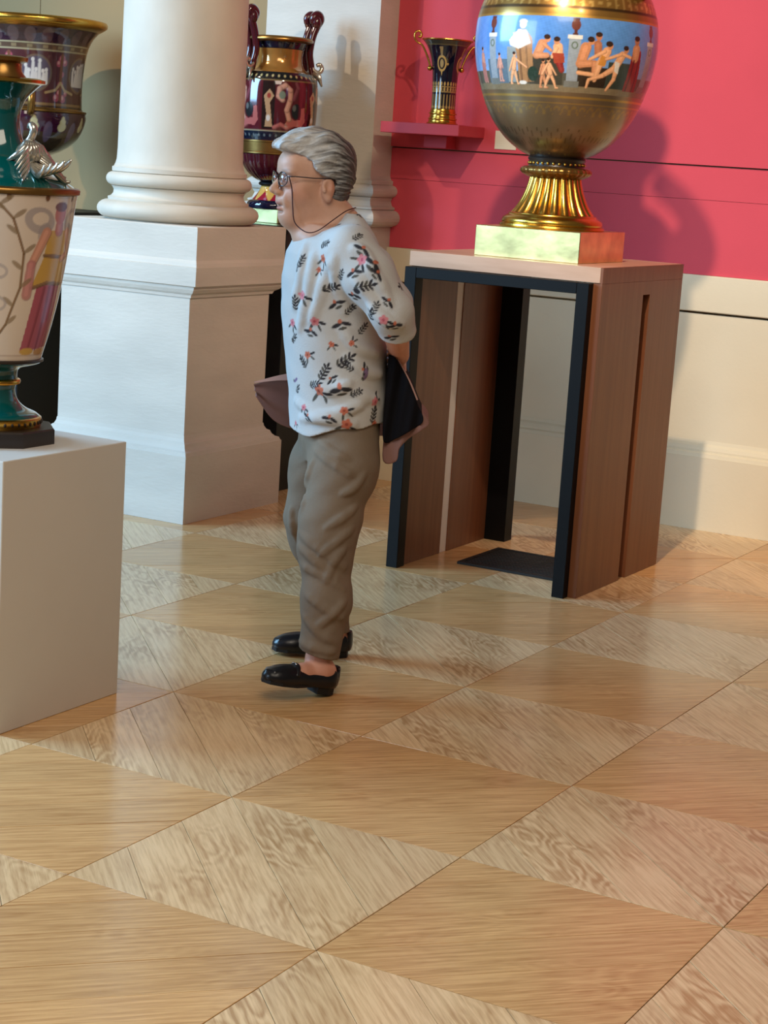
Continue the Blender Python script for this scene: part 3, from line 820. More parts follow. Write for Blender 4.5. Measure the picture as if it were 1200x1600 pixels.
for off in (0, 446, -446):
    o = off
    CF.rect(-452 + o, 452 + o, 88, 118, rgb(86, 84, 72)) if off == 0 else None
    # low walls
    CF.rect(-142 + o, -96 + o, 70, 112, rgb(96, 116, 130)); CF.rect(-56 + o, -2 + o, 62, 112, WALLD); CF.rect(8 + o, 70 + o, 76, 112, rgb(52, 40, 30)); CF.rect(70 + o, 128 + o, 66, 112, rgb(58, 66, 58))
    CF.rect(-196 + o, 210 + o, 108, 119, GRND)
    column_vase(-128 + o, 8)
    # white statue on block
    CF.rect(-96 + o, -78 + o, 50, 106, rgb(140, 150, 150)); CF.poly([(-86 + o, 28), (-64 + o, 22), (-52 + o, 36), (-48 + o, 104), (-74 + o, 106), (-78 + o, 60)], ROBE)
    CF.poly([(-92 + o, 40), (-76 + o, 22), (-62 + o, 24), (-54 + o, 44), (-74 + o, 54), (-90 + o, 48)], CREAM_); CF.ell(-69 + o, 14, 6, 7.5, CREAM_); CF.ell(-69 + o, 10, 7, 4, rgb(200, 206, 204))
    CF.line([(-72 + o, 54), (-70 + o, 104)], 1.4, rgb(126, 90, 60)); CF.line([(-62 + o, 50), (-58 + o, 104)], 1.2, rgb(140, 104, 70)); CF.ell(-68 + o, 106, 7, 3, CREAM_)
    person_fig(-84 + o, 58, 108, 2, SKIN, arms=((22, .28), (-10, .4)), legs=(6, -7)); person_fig(-112 + o, 60, 104, 0, rgb(210, 150, 130), legs=(3, -3)); person_fig(-158 + o, 50, 106, 0, rgb(206, 140, 120), robe=rgb(190, 120, 110))
    # two seated, children below
    CF.cap(-36 + o, 44, -44 + o, 62, 7, 6, SKIN2); CF.cap(-44 + o, 62, -28 + o, 62, 5, 4, SKIN2); CF.cap(-34 + o, 44, -22 + o, 54, 3, 2, SKIN2); CF.ell(-28 + o, 36, 4.5, 5.5, SKIN2); CF.ell(-29 + o, 33, 5, 4, HAIR_)
    CF.cap(-12 + o, 48, -10 + o, 66, 7, 7, SKIN); CF.cap(-12 + o, 64, -4 + o, 84, 6, 4, RED_); CF.cap(-14 + o, 50, -20 + o, 64, 3, 2.4, SKIN); CF.ell(-14 + o, 39, 4.5, 5.5, SKIN2); CF.ell(-14 + o, 36, 5, 4, HAIR_); CF.poly([(-20 + o, 58), (-2 + o, 58), (0 + o, 72), (-16 + o, 74)], rgb(168, 70, 48))
    CF.ell(-50 + o, 92, 9, 12, GREEN_); person_fig(-34 + o, 68, 112, 1, SKIN2, legs=(6, -4)); person_fig(-22 + o, 66, 112, -3, SKIN, arms=((12, .36), (-10, .36)), legs=(10, -8))
    column_vase(13 + o, 9)
    # group on bench
    CF.rect(20 + o, 60 + o, 74, 88, rgb(70, 54, 40)); CF.cap(30 + o, 46, 24 + o, 72, 8, 7, SKIN2); CF.cap(24 + o, 72, 46 + o, 70, 6, 5, SKIN2); CF.cap(46 + o, 70, 48 + o, 92, 5, 3, SKIN2); CF.cap(22 + o, 86, 48 + o, 88, 3, 3, SKIN); CF.ell(38 + o, 36, 5, 6, SKIN2); CF.ell(37 + o, 33, 5.5, 4.5, HAIR_)
    CF.cap(48 + o, 40, 50 + o, 54, 6, 6, rgb(176, 112, 78)); CF.ell(49 + o, 28, 5, 6.4, rgb(186, 120, 84)); CF.ell(49 + o, 24.5, 5.4, 4, HAIR_)
    CF.cap(64 + o, 50, 54 + o, 72, 7, 6, SKIN); CF.cap(60 + o, 50, 38 + o, 64, 3, 2.2, SKIN); CF.cap(54 + o, 72, 50 + o, 96, 5, 3, SKIN); CF.ell(69 + o, 41, 4.8, 6, SKIN2); CF.ell(67 + o, 38, 6, 4.6, HAIR_); CF.poly([(56 + o, 56), (66 + o, 60), (64 + o, 74), (52 + o, 72)], rgb(206, 138, 60))
    # running figure
    CF.cap(92 + o, 54, 82 + o, 74, 6.5, 6, SKIN); CF.cap(90 + o, 52, 64 + o, 62, 2.6, 2, SKIN); CF.cap(94 + o, 52, 118 + o, 58, 2.6, 2, SKIN); CF.cap(82 + o, 74, 62 + o, 88, 5, 3.4, SKIN); CF.cap(62 + o, 88, 40 + o, 96, 3.4, 2.2, SKIN); CF.cap(40 + o, 96, 38 + o, 108, 2.4, 1.8, SKIN); CF.cap(84 + o, 74, 84 + o, 92, 5, 3.4, SKIN); CF.cap(84 + o, 92, 74 + o, 110, 3.4, 2, SKIN)
    CF.ell(99 + o, 45, 4.6, 5.6, SKIN2); CF.ell(98 + o, 42, 5.2, 4, HAIR_); CF.poly([(80 + o, 64), (90 + o, 66), (90 + o, 84), (82 + o, 80)], CREAM_)
    # man in red
    CF.poly([(112 + o, 46), (132 + o, 44), (140 + o, 110), (108 + o, 110)], RED_); CF.cap(120 + o, 42, 120 + o, 56, 8, 7, SKIN2); CF.ell(120 + o, 29, 5.4, 7, rgb(176, 112, 80)); CF.ell(120 + o, 25, 6, 4.4, HAIR_)
    CF.line([(118 + o, 60), (114 + o, 108)], 1.4, rgb(96, 24, 26)); CF.line([(128 + o, 60), (130 + o, 108)], 1.4, rgb(96, 24, 26))
    column_vase(158 + o, 9)
_gy, _gx = np.mgrid[0:CF.h, 0:CF.w]
_n = .06 * np.sin(_gx * .11 + 2 * np.sin(_gy * .07)) * np.sin(_gy * .13 + np.sin(_gx * .05)) + .05 * np.sin(_gx * .31 + _gy * .23) * np.sin(_gy * .37 - _gx * .11)
CF.C *= (1 + _n)[..., None]
def frieze_paint(th, z):
    a = wrap(th - th_c) * 142; y = (2.086 - (z + Z0)) / .26 * 118
    return CF.get(a, y)
lathe('painted_frieze', rel(zone(bcv, 1.826, 2.086, 110)), M['paint'], bigv, 760, paint=frieze_paint, auto=85, cap=False)
def shoulder_paint(th, z):
    zz = z + Z0; c = np.tile(np.array(rgb(158, 118, 58)), (len(th), 1))
    c[(zz < 2.094)] = rgb(196, 150, 72); c[(zz > 2.118) & (zz < 2.124)] = rgb(84, 60, 34)
    a = wrap(th - th_c)
    c[(zz > 2.128) & (zz < 2.165) & (np.abs(((a * 10) % 1) - .5) < .16 + .1 * np.sin(zz * 300))] = rgb(206, 168, 96)
    return c
lathe('gilt_shoulder', rel(zone(bcv, 2.086, 2.2949, 40)), M['paint_gold'], bigv, 240, paint=shoulder_paint, auto=80, cap=False)
lathe('neck', rel(catmull([(.190, 2.295), (.160, 2.33), (.146, 2.40), (.152, 2.50), (.190, 2.56), (.215, 2.575), (.205, 2.59), (.16, 2.58)], 5)), M['gold'], bigv, 80)
for sgn in (-1, 1):
    ang = th_c + (1.05 if sgn > 0 else 1.05 + math.pi)
    ca, sa = math.cos(ang), math.sin(ang)
    path = catmull([(.275, 2.215), (.345, 2.240), (.378, 2.30), (.35, 2.38), (.28, 2.46), (.19, 2.52)], 8)
    sweep('handle', [(r * ca, r * sa, z - Z0) for r, z in path], [.052 - .020 * k / (len(path) - 1) for k in range(len(path))], M['gold_dark'], bigv, 12)
    v_, f_ = ball_geo((.318 * ca, .318 * sa, 2.305 - Z0), (.062, .062, .085), 20, 14); mesh_obj('handle_shadow_core', v_, f_, M['gold_dark'], bigv, smooth=True)  # unseen lump added to close the gap in the handle's shadow

# --- teal vase with winged mounts, on the white block
VX, VY, VZ = -3.352, 3.862, .73
tv = empty('teal_vase', (VX, VY, VZ)); tag(tv, 'teal and white painted vase with silvered bird mounts on the white block', 'vase')
def rv(prof): return [(r, z - VZ) for r, z in prof]
v_, f_ = lathe_geo(rv([(.170, .730), (.170, .768), (.166, .772)]), 8)
rot = math.pi / 8
v_ = [(x * math.cos(rot) - y * math.sin(rot), x * math.sin(rot) + y * math.cos(rot), z) for x, y, z in v_]
mesh_obj('base_block', v_, f_, M['ebony'], tv)
lathe('foot_rim', rv([(.124, .772), (.126, .776), (.126, .796), (.121, .800)]), M['gold'], tv, 72)
vv, ff = join_geo([ball_geo((.1262 * math.cos(a), .1262 * math.sin(a), .786 - VZ), (.004, .004, .0055), 6, 5) for a in np.linspace(0, 2 * math.pi, 40, endpoint=False)])
mesh_obj('pierced_band', vv, ff, M['ebony'], tv)
lathe('foot', rv(catmull([(.120, .800), (.110, .808), (.084, .820), (.062, .840), (.053, .868), (.056, .884)], 5)), M['teal'], tv, 72)
lathe('foot_knop', rv([(.056, .884), (.066, .887), (.068, .893), (.066, .898), (.060, .901)]), M['gold'], tv, 72)
lathe('stem', rv(catmull([(.058, .901), (.058, .915), (.066, .930), (.112, .944), (.124, .950)], 4)), M['teal'], tv, 72)
lathe('stem_rim', rv([(.122, .949), (.127, .951), (.127, .957), (.121, .960)]), M['ebony'], tv, 72)
th_t = math.atan2(-VY, -VX)
CT = Canvas(-.60, .60, .95, 1.42, 1400, rgb(222, 206, 190), 1.0, .0016)
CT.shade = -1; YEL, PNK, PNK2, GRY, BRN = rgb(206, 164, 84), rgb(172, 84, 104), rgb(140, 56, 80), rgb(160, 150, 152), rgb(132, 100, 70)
for k in range(-6, 7): CT.ell(k * .09 + .02, 1.395, .006, .010, rgb(120, 84, 60))
for fx in (.158, -.24, .52, -.56):
    # wings, gown and figure
    for sx in (-1, 1):
        CT.ell(fx + sx * .060, 1.335, .042, .034, GRY, .75, .4 * sx); CT.ell(fx + sx * .060, 1.340, .022, .017, rgb(222, 206, 190)); CT.ell(fx + sx * .045, 1.30, .02, .03, GRY, .6)
    CT.poly([(fx - .050, 1.165), (fx + .046, 1.165), (fx + .060, .995), (fx - .075, .985)], PNK)
    for q in (-.03, -.005, .025): CT.line([(fx + q * .8, 1.16), (fx + q * 1.5, .99)], .004, PNK2, .7)
    CT.poly([(fx - .034, 1.31), (fx + .034, 1.31), (fx + .040, 1.24), (fx + .062, 1.165), (fx + .01, 1.175), (fx - .070, 1.155), (fx - .040, 1.24)], YEL)
    CT.line([(fx - .040, 1.245), (fx + .040, 1.24)], .004, BRN); CT.line([(fx - .068, 1.158), (fx - .02, 1.172), (fx + .03, 1.168), (fx + .06, 1.168)], .004, BRN)
    CT.cap(fx - .040, 1.305, fx - .075, 1.22, .013, .010, rgb(206, 150, 128)); CT.cap(fx - .075, 1.22, fx - .080, 1.14, .012, .014, rgb(196, 132, 130), .8); CT.cap(fx + .040, 1.305, fx + .062, 1.25, .013, .010, rgb(206, 150, 128)); CT.cap(fx + .062, 1.25, fx + .030, 1.235, .010, .008, rgb(206, 150, 128))
    CT.cap(fx, 1.325, fx, 1.31, .013, .014, rgb(186, 116, 104)); CT.ell(fx, 1.352, .020, .026, rgb(190, 110, 100)); CT.ell(fx, 1.372, .022, .013, rgb(116, 56, 48))
    CT.ell(fx - .045, .985, .03, .010, YEL); CT.ell(fx + .02, .982, .03, .010, rgb(190, 140, 80))
for bx in (.030, -.36, .39):
    stem = [(bx - .06, .985), (bx - .005, 1.06), (bx + .028, 1.16), (bx + .030, 1.25), (bx, 1.34), (bx - .03, 1.375)]
    CT.line(stem, .0022, BRN)
    for (x, y), sg in zip(catmull(stem, 4)[::2], [1, -1] * 12):
        CT.ell(x + .016 * sg, y + .012, .018, .006, rgb(140, 118, 90), .8, .7 * sg)
    for cy in (1.20, 1.115): CT.ell(bx - .035, cy, .030, .022, GRY, .6); CT.ell(bx - .030, cy, .018, .012, rgb(222, 206, 190))
CT.rect(-.6, .6, .972, .975, rgb(150, 110, 90), .7)
def teal_paint(th, z): return CT.get(wrap(th - th_t) * .17, z + VZ)
tb = catmull([(.121, .960), (.146, 1.05), (.168, 1.15), (.186, 1.26), (.200, 1.37), (.205, 1.400)], 6)
lathe('painted_body', rv(zone(tb, .960, 1.400, 150)), M['paint'], tv, 420, paint=teal_paint, auto=85, cap=False)
lathe('body_rim', rv([(.203, 1.400), (.211, 1.402), (.212, 1.412), (.208, 1.418), (.198, 1.420)]), M['gold_dark'], tv, 96)
lathe('shoulder_and_neck', rv(catmull([(.196, 1.420), (.168, 1.438), (.118, 1.465), (.075, 1.505), (.052, 1.555), (.048, 1.600), (.060, 1.640), (.085, 1.668), (.103, 1.684)], 6)), M['teal'], tv, 80)
lathe('lip', rv([(.100, 1.682), (.112, 1.686), (.112, 1.694), (.098, 1.698), (.07, 1.690)]), M['gold'], tv, 80)
lathe('cover', rv([(.066, 1.694), (.050, 1.715), (.048, 1.735), (.064, 1.740), (.066, 1.750), (.05, 1.754), (.02, 1.755)]), M['gold_dark'], tv, 64)
def place_pts(pts, sgn, tilt=-.60):
    ang = YAW + tilt + (math.pi if sgn < 0 else 0); ca, sa = math.cos(ang), math.sin(ang)
    return [(p[0] * ca - p[2] * sa, p[0] * sa + p[2] * ca, p[1] - VZ) for p in pts]
for sgn in (1, -1):
    # bird shaped mount: scrolled arm rising to a hooked head, feathered body, outspread tail
    nk = catmull([(.030, 1.505, -.01), (.062, 1.512, 0), (.090, 1.528, 0), (.112, 1.546, 0), (.120, 1.566, 0), (.112, 1.578, 0), (.098, 1.570, 0)], 6)
    h = sweep('mount', place_pts(nk, sgn), np.interp(np.linspace(0, 1, len(nk)), [0, .3, .7, .9, 1], [.008, .009, .011, .009, .003]), M['silver'], tv, 10)
    ps = []
    for k in range(7):
        q = (k - 3) / 3.0
        a0 = np.array([.112 - .006 * abs(q), 1.535, q * .010]); e = np.array([.092 + .018 * q, 1.470 + .012 * abs(q), q * .050])
        pt = [tuple(a0 * (1 - w) + e * w + np.array([.020 * math.sin(math.pi * w), 0, 0])) for w in (0, .3, .65, 1)]
        ps.append(sweep_geo(place_pts(pt, sgn), [.008, .012, .012, .004], 8, .7))
    v_, f_ = join_geo(ps); mesh_obj('bird_body', v_, f_, M['silver'], h, smooth=True)
    for w in (-1, 1):
        ps = []
        for k in range(5):
            pt = catmull([(.118, 1.520 - .006 * k, w * .012), (.128 + .006 * k, 1.510 - .012 * k, w * (.030 + .004 * k)), (.130 + .008 * k, 1.492 - .014 * k, w * (.052 + .006 * k)), (.126 + .012 * k, 1.470 - .008 * k, w * (.070 + .004 * k))], 3)
            ps.append(sweep_geo(place_pts(pt, sgn), np.interp(np.linspace(0, 1, len(pt)), [0, .5, 1], [.004, .009, .003]), 6, .45))
        v_, f_ = join_geo(ps); mesh_obj('wing', v_, f_, M['silver'], h, smooth=True)
    ps = []
    for k in range(5):
        pt = catmull([(.106, 1.482, 0), (.135, 1.462 + .002 * k, (k - 2) * .008), (.172, 1.450 + .004 * k, (k - 2) * .016), (.200, 1.462 + .005 * k, (k - 2) * .022), (.212, 1.480 + .004 * k, (k - 2) * .024)], 3)
        ps.append(sweep_geo(place_pts(pt, sgn), np.interp(np.linspace(0, 1, len(pt)), [0, .6, 1], [.007, .010, .003]), 6, .5))
    v_, f_ = join_geo(ps); mesh_obj('tail', v_, f_, M['silver'], h, smooth=True)

# --- krater behind
kv = empty('krater_vase', (KX, KY, 1.20)); tag(kv, 'purple krater vase with white cameo medallions and broad gilt rim', 'vase')
th_k = math.atan2(-KY, -KX)
KS = 1.0
def rk(prof): return [(r, z - 1.20) for r, z in prof]
lathe('foot', rk(catmull([(.165, 1.20), (.165, 1.235), (.150, 1.245), (.120, 1.262), (.098, 1.30), (.092, 1.36), (.098, 1.40)], 4)), M['maroon'], kv, 64)
lathe('knop', rk([(.095, 1.40), (.112, 1.408), (.116, 1.418), (.112, 1.428), (.095, 1.436), (.098, 1.45), (.115, 1.462)]), M['gold_dark'], kv, 64)
MAR, PUR = rgb(78, 26, 44), rgb(62, 20, 46)
CK = Canvas(-math.pi, math.pi, 1.455, 2.10, 1500, rgb(84, 46, 50), .26, .003)
CK.rect(-4, 4, 1.455, 1.575, rgb(70, 58, 44)); CK.rect(-4, 4, 1.575, 1.675, PUR); CK.rect(-4, 4, 1.672, 1.682, rgb(150, 120, 70)); CK.rect(-4, 4, 1.682, 1.700, rgb(70, 50, 36)); CK.rect(-4, 4, 1.700, 1.712, rgb(142, 112, 72))
CK.rect(-4, 4, 1.955, 1.962, rgb(180, 168, 132)); CK.rect(-4, 4, 1.985, 1.992, rgb(180, 168, 132)); CK.rect(-4, 4, 1.992, 2.10, rgb(54, 28, 42)); CK.rect(-4, 4, 1.962, 1.985, rgb(92, 70, 56))
for k in range(-12, 13):
    CK.ell(k * .27, 2.025, .09, .035, rgb(96, 70, 74), .8); CK.rect(k * .27 - .05, k * .27 + .04, 1.966, 1.981, rgb(150, 130, 96), .8)
    if k % 2 == 0:
        x = k * .27 + .1
        CK.ell(x, 1.600, .09, .022, rgb(206, 196, 150)); CK.ell(x, 1.622, .065, .018, rgb(206, 196, 150)); CK.ell(x, 1.640, .035, .012, rgb(206, 196, 150))
        CK.ell(x + .27, 1.575, .085, .05, rgb(106, 92, 118), .9)
for k in range(-3, 4):
    x = k * .98 + .12
    CK.ell(x, 1.850, .30, .088, rgb(112, 92, 78)); CK.ell(x, 1.852, .26, .076, rgb(70, 58, 84)); CK.ell(x, 1.852, .27, .078, rgb(120, 110, 120), .35)
    CK.rect(x - .20, x + .20, 1.795, 1.806, rgb(206, 200, 196))
    rk_ = random.Random(40 + k)
    for q in range(7):
        fx = x - .19 + q * .063; tp = 1.865 + rk_.uniform(-.02, .035)
        CK.cap(fx, 1.805, fx + rk_.uniform(-.02, .02), tp, .009, .007, rgb(214, 208, 204)); CK.ell(fx, tp + .014, .03, .010, rgb(220, 214, 210))
    gx = x + .49
    for dx, dz, s in ((0, 1.92, .07), (-.06, 1.90, .05), (.07, 1.905, .05), (0, 1.80, .06), (.02, 1.85, .045), (-.03, 1.76, .055), (.06, 1.735, .06), (-.09, 1.738, .06), (.12, 1.76, .04)):
        CK.ell(gx + dx, dz, s, s * .32, rgb(168, 80, 94)); CK.ell(gx + dx - .01, dz + .004, s * .5, s * .16, rgb(206, 148, 142))
    CK.line([(gx, 1.73), (gx, 1.94)], .008, rgb(120, 74, 56)); CK.line([(gx - .30, 1.76), (gx - .1, 1.775), (gx, 1.81)], .006, rgb(176, 150, 110)); CK.line([(gx + .30, 1.76), (gx + .1, 1.775), (gx, 1.81)], .006, rgb(176, 150, 110))
def krater_paint(th, z): return CK.get(wrap(th - th_k), z + 1.20)
kc = catmull([(.112, 1.460), (.170, 1.485), (.235, 1.535), (.268, 1.590), (.282, 1.640), (.280, 1.668)], 6)
lathe('bowl', rk(zone(kc, 1.460, 1.668, 70)), M['paint_dark'], kv, 360, paint=krater_paint, auto=85, cap=False)
lathe('bowl_rim', rk([(.278, 1.668), (.284, 1.672), (.284, 1.680), (.266, 1.684), (.262, 1.690)]), M['gold_dark'], kv, 96)
kc2 = catmull([(.262, 1.690), (.260, 1.76), (.263, 1.85), (.276, 1.95), (.300, 2.02), (.335, 2.065)], 6)
lathe('painted_wall', rk(zone(kc2, 1.690, 2.065, 110)), M['paint_dark'], kv, 420, paint=krater_paint, auto=85, cap=False)
lathe('gilt_rim', rk([(.333, 2.063), (.362, 2.080), (.374, 2.090), (.376, 2.104), (.370, 2.114), (.355, 2.118), (.33, 2.10), (.29, 2.02)]), M['gold'], kv, 96)
for sgn in (-1, 1):
    ang = YAW + math.pi / 2 * 1.15 + (0 if sgn > 0 else math.pi); ca, sa = math.cos(ang), math.sin(ang)
    path = catmull([(.275, 1.66), (.33, 1.67), (.355, 1.72), (.33, 1.77), (.27, 1.775)], 6)
    sweep('handle', [(r * ca, r * sa, z - 1.20) for r, z in path], .018, M['gold_dark'], kv, 10)

# --- maroon amphora on the black stand
av = empty('amphora_vase', (AX + .005, AY + .02, 1.222)); tag(av, 'maroon amphora with gold neck and scroll handles beside the column', 'vase')
def ra_(prof): return [(r, z - 1.222) for r, z in prof]
th_a = math.atan2(-AY, -AX)
v_, f_ = box_geo(-.092, .092, -.092, .092, 0, .066, .003); mesh_obj('plinth_block', v_, f_, M['gold_block'], av)
lathe('foot_ring', ra_([(.116, 1.288), (.120, 1.296), (.118, 1.312), (.108, 1.322), (.096, 1.326)]), M['cobalt'], av, 64)
def foot_paint(th, z):
    a = (wrap(th) * 8 / (2 * math.pi)) % 1; zz = (z + 1.222 - 1.326) / .064
    c = np.tile(np.array(rgb(206, 164, 84)), (len(th), 1)); c[np.abs(a - .5) > .5 * (zz * 1.3 + .12)] = rgb(150, 26, 48)
    return c
lathe('foot', ra_(zone(catmull([(.096, 1.326), (.084, 1.340), (.066, 1.366), (.056, 1.390)], 5), 1.326, 1.390, 24)), M['paint_dark'], av, 192, paint=foot_paint, auto=80)
lathe('knop', ra_([(.054, 1.390), (.066, 1.394), (.070, 1.401), (.066, 1.408), (.056, 1.412)]), M['black'], av, 48)
def gad(t, z): return 1 + .030 * abs(math.sin(14 * t))
lathe('fluted_bowl', ra_(catmull([(.056, 1.410), (.085, 1.422), (.120, 1.450), (.146, 1.490), (.158, 1.535)], 5)), M['maroon'], av, 168, rfun=gad, auto=85)
lathe('gold_band', ra_([(.160, 1.535), (.166, 1.538), (.166, 1.545), (.161, 1.548), (.163, 1.590), (.168, 1.592), (.168, 1.598), (.163, 1.600)]), M['gold_dark'], av, 80)
CA = Canvas(-math.pi, math.pi, 1.60, 1.91, 1400, rgb(84, 20, 32), .18, .003)
CA.rect(-4, 4, 1.60, 1.642, rgb(14, 24, 44)); CA.rect(-4, 4, 1.640, 1.645, rgb(160, 150, 120)); CA.rect(-4, 4, 1.872, 1.91, rgb(16, 20, 24)); CA.rect(-4, 4, 1.868, 1.873, rgb(130, 110, 70))
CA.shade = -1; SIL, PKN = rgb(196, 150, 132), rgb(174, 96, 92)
for k in range(-4, 5):
    x = k * 1.26 + .35
    # scrolling swan like arabesque in relief colours
    CA.line([(x - .42, 1.66), (x - .25, 1.675), (x - .1, 1.66), (x + .05, 1.672)], .008, PKN, .8)
    CA.poly([(x - .15, 1.675), (x - .02, 1.668), (x + .32, 1.665), (x + .42, 1.69), (x + .38, 1.755), (x + .28, 1.75), (x + .27, 1.70), (x + .10, 1.695), (x - .02, 1.71)], PKN)
    CA.line([(x - .05, 1.70), (x - .12, 1.74), (x - .04, 1.79), (x - .05, 1.83), (x - .18, 1.85), (x - .32, 1.835), (x - .34, 1.80), (x - .24, 1.785)], .010, SIL)
    CA.ell(x - .24, 1.805, .08, .018, rgb(120, 136, 120)); CA.ell(x + .14, 1.735, .13, .034, rgb(24, 28, 34)); CA.ell(x + .08, 1.75, .05, .014, rgb(110, 116, 116), .7)
    CA.line([(x + .05, 1.79), (x + .16, 1.84), (x + .12, 1.86)], .008, rgb(120, 60, 72), .8)
    CA.rect(x + .52, x + .84, 1.65, 1.866, rgb(22, 16, 18)); CA.poly([(x + .56, 1.80), (x + .70, 1.83), (x + .82, 1.80), (x + .72, 1.77), (x + .76, 1.72), (x + .80, 1.66), (x + .60, 1.66), (x + .64, 1.72)], rgb(176, 140, 104)); CA.ell(x + .69, 1.80, .05, .012, rgb(150, 60, 50))
    CA.ell(x + .69, 1.70, .05, .014, rgb(206, 200, 190))
for k in range(-20, 21): CA.ell(k * .16, 1.89, .03, .006, rgb(186, 170, 120)); CA.ell(k * .16, 1.622, .03, .006, rgb(120, 130, 130), .7)
ac = catmull([(.163, 1.600), (.176, 1.640), (.184, 1.700), (.186, 1.780), (.184, 1.850), (.176, 1.885), (.158, 1.908)], 6)
lathe('painted_body', ra_(zone(ac, 1.600, 1.908, 90)), M['paint_dark'], av, 400, paint=lambda th, z: CA.get(wrap(th - th_a), z + 1.222), auto=85, cap=False)
lathe('gold_neck', ra_(catmull([(.158, 1.907), (.132, 1.918), (.112, 1.94), (.104, 1.975), (.108, 2.015)], 5)), base_mat('amber_gilding', rgb(188, 134, 66), .16, metal=.45, coat=.5, var=.3, vscale=12), av, 72)
lathe('neck_band', ra_([(.108, 2.015), (.111, 2.018), (.118, 2.045)]), M['cobalt'], av, 72)
lathe('lip', ra_([(.118, 2.045), (.142, 2.048), (.152, 2.054), (.152, 2.062), (.144, 2.070), (.118, 2.072), (.095, 2.06)]), M['gold_dark'], av, 80)
for ang in (YAW + math.pi + .55, YAW + .55):
    ca, sa = math.cos(ang), math.sin(ang)
    for w in (-1, 1):
        def pp(r, z, l): return (r * ca - l * sa, r * sa + l * ca, z - 1.222)
        path = catmull([(.158, 1.915), (.150, 1.955), (.140, 2.01), (.150, 2.08), (.168, 2.13), (.185, 2.165), (.170, 2.185), (.150, 2.17), (.152, 2.145)], 6)
        h = sweep('handle', [pp(r, z, w * .030) for r, z in path], np.interp(np.linspace(0, 1, len(path)), [0, .4, .7, 1], [.015, .017, .022, .016]), M['maroon'], av, 12)
        v_, f_ = ball_geo(pp(.165, 2.150, w * .034), (.024, .024, .034), 14, 10); mesh_obj('volute', v_, f_, M['maroon'], h, smooth=True)
        scp = catmull([(.146, 1.965, w * .032), (.160, 1.935, w * .040), (.186, 1.925, w * .046), (.200, 1.945, w * .046), (.188, 1.962, w * .044), (.174, 1.955, w * .042)], 5)
        v_, f_ = sweep_geo([pp(*q) for q in scp], np.interp(np.linspace(0, 1, len(scp)), [0, .5, 1], [.007, .011, .009]), 10); mesh_obj('scroll', v_, f_, M['silver'], h, smooth=True)
    v_, f_ = join_geo([sweep_geo([pp(.150, 1.925, q * .022), pp(.178, 1.905, q * .040), pp(.190, 1.86, q * .048)], [.012, .014, .004], 8, .5) for q in (-1.5, -.5, .5, 1.5)])
    mesh_obj('shell_mount', v_, f_, M['silver'], av, smooth=True)

# --- cobalt and gold vase on the red shelf
SX, SY, SZ = -4.075, 7.735, 1.722
sv = empty('trumpet_vase', (SX, SY, SZ)); tag(sv, 'cobalt and gold trumpet shaped vase on the red shelf', 'vase')
th_s = math.atan2(-SY, -SX)
for r0, r1, z0, z1 in ((.072, .070, 0, .008), (.064, .062, .008, .022), (.066, .066, .022, .028), (.060, .058, .028, .046), (.064, .064, .046, .052), (.058, .056, .052, .070)):
    lathe('gilt_base_ring', [(r0, z0), (r0 + .001, (z0 + z1) / 2), (r1, z1)], M['gold'], sv, 64)
CS = Canvas(-math.pi, math.pi, .07, .40, 1000, rgb(8, 11, 34), .062, .0015)
GLD = rgb(196, 160, 92)
for k in range(-12, 13):
    x = k * .262
    CS.rect(x - .06, x + .06, .082, .135, rgb(168, 140, 84)); CS.ell(x, .078, .10, .007, GLD); CS.ell(x, .158, .085, .009, GLD); CS.ell(x, .182, .075, .009, GLD)
CS.rect(-4, 4, .145, .149, GLD); CS.rect(-4, 4, .168, .172, GLD); CS.rect(-4, 4, .352, .356, rgb(110, 96, 60)); CS.rect(-4, 4, .356, .40, rgb(62, 60, 50))
for k in range(-2, 3):
    x = k * 1.5 - .30
    CS.ell(x, .272, .34, .036, GLD); CS.ell(x, .272, .24, .026, rgb(10, 12, 30)); CS.ell(x, .272, .13, .019, rgb(176, 150, 100)); CS.poly([(x - .05, .306), (x + .05, .306), (x + .10, .345), (x - .10, .345)], rgb(150, 124, 80)); CS.poly([(x - .07, .240), (x + .07, .240), (x, .215)], GLD); CS.ell(x + .42, .270, .07, .005, GLD)
sc = catmull([(.056, .070), (.056, .12), (.057, .18), (.061, .24), (.072, .30), (.090, .345), (.112, .375)], 6)
lathe('painted_body', zone(sc, .070, .375, 90), M['paint_dark'], sv, 260, paint=lambda th, z: CS.get(wrap(th - th_s), z), auto=85)
lathe('lip', [(.112, .374), (.118, .377), (.117, .381), (.100, .380), (.085, .355)], M['gold'], sv, 72)
for ang in (YAW + math.pi + .1, YAW + .1):
    ca, sa = math.cos(ang), math.sin(ang)
    path = catmull([(.072, .255), (.082, .285), (.100, .325), (.118, .352), (.138, .362), (.152, .380), (.150, .404), (.134, .412), (.122, .400), (.126, .386), (.136, .388)], 6)
    h = sweep('handle', [(r * ca, r * sa, z) for r, z in path], np.interp(np.linspace(0, 1, len(path)), [0, .4, 1], [.005, .004, .006]), M['gold'], sv, 8)
    v_, f_ = ball_geo((.074 * ca, .074 * sa, .25), .012, 10, 8); mesh_obj('handle_terminal', v_, f_, M['gold'], h, smooth=True)

# ================================================================== THE WOMAN
PO = (-2.743, 4.677, 0.0)
person = empty('person', PO, YAW)
tag(person, 'grey-haired person in floral top and taupe trousers strolling with arms behind the back', 'person')
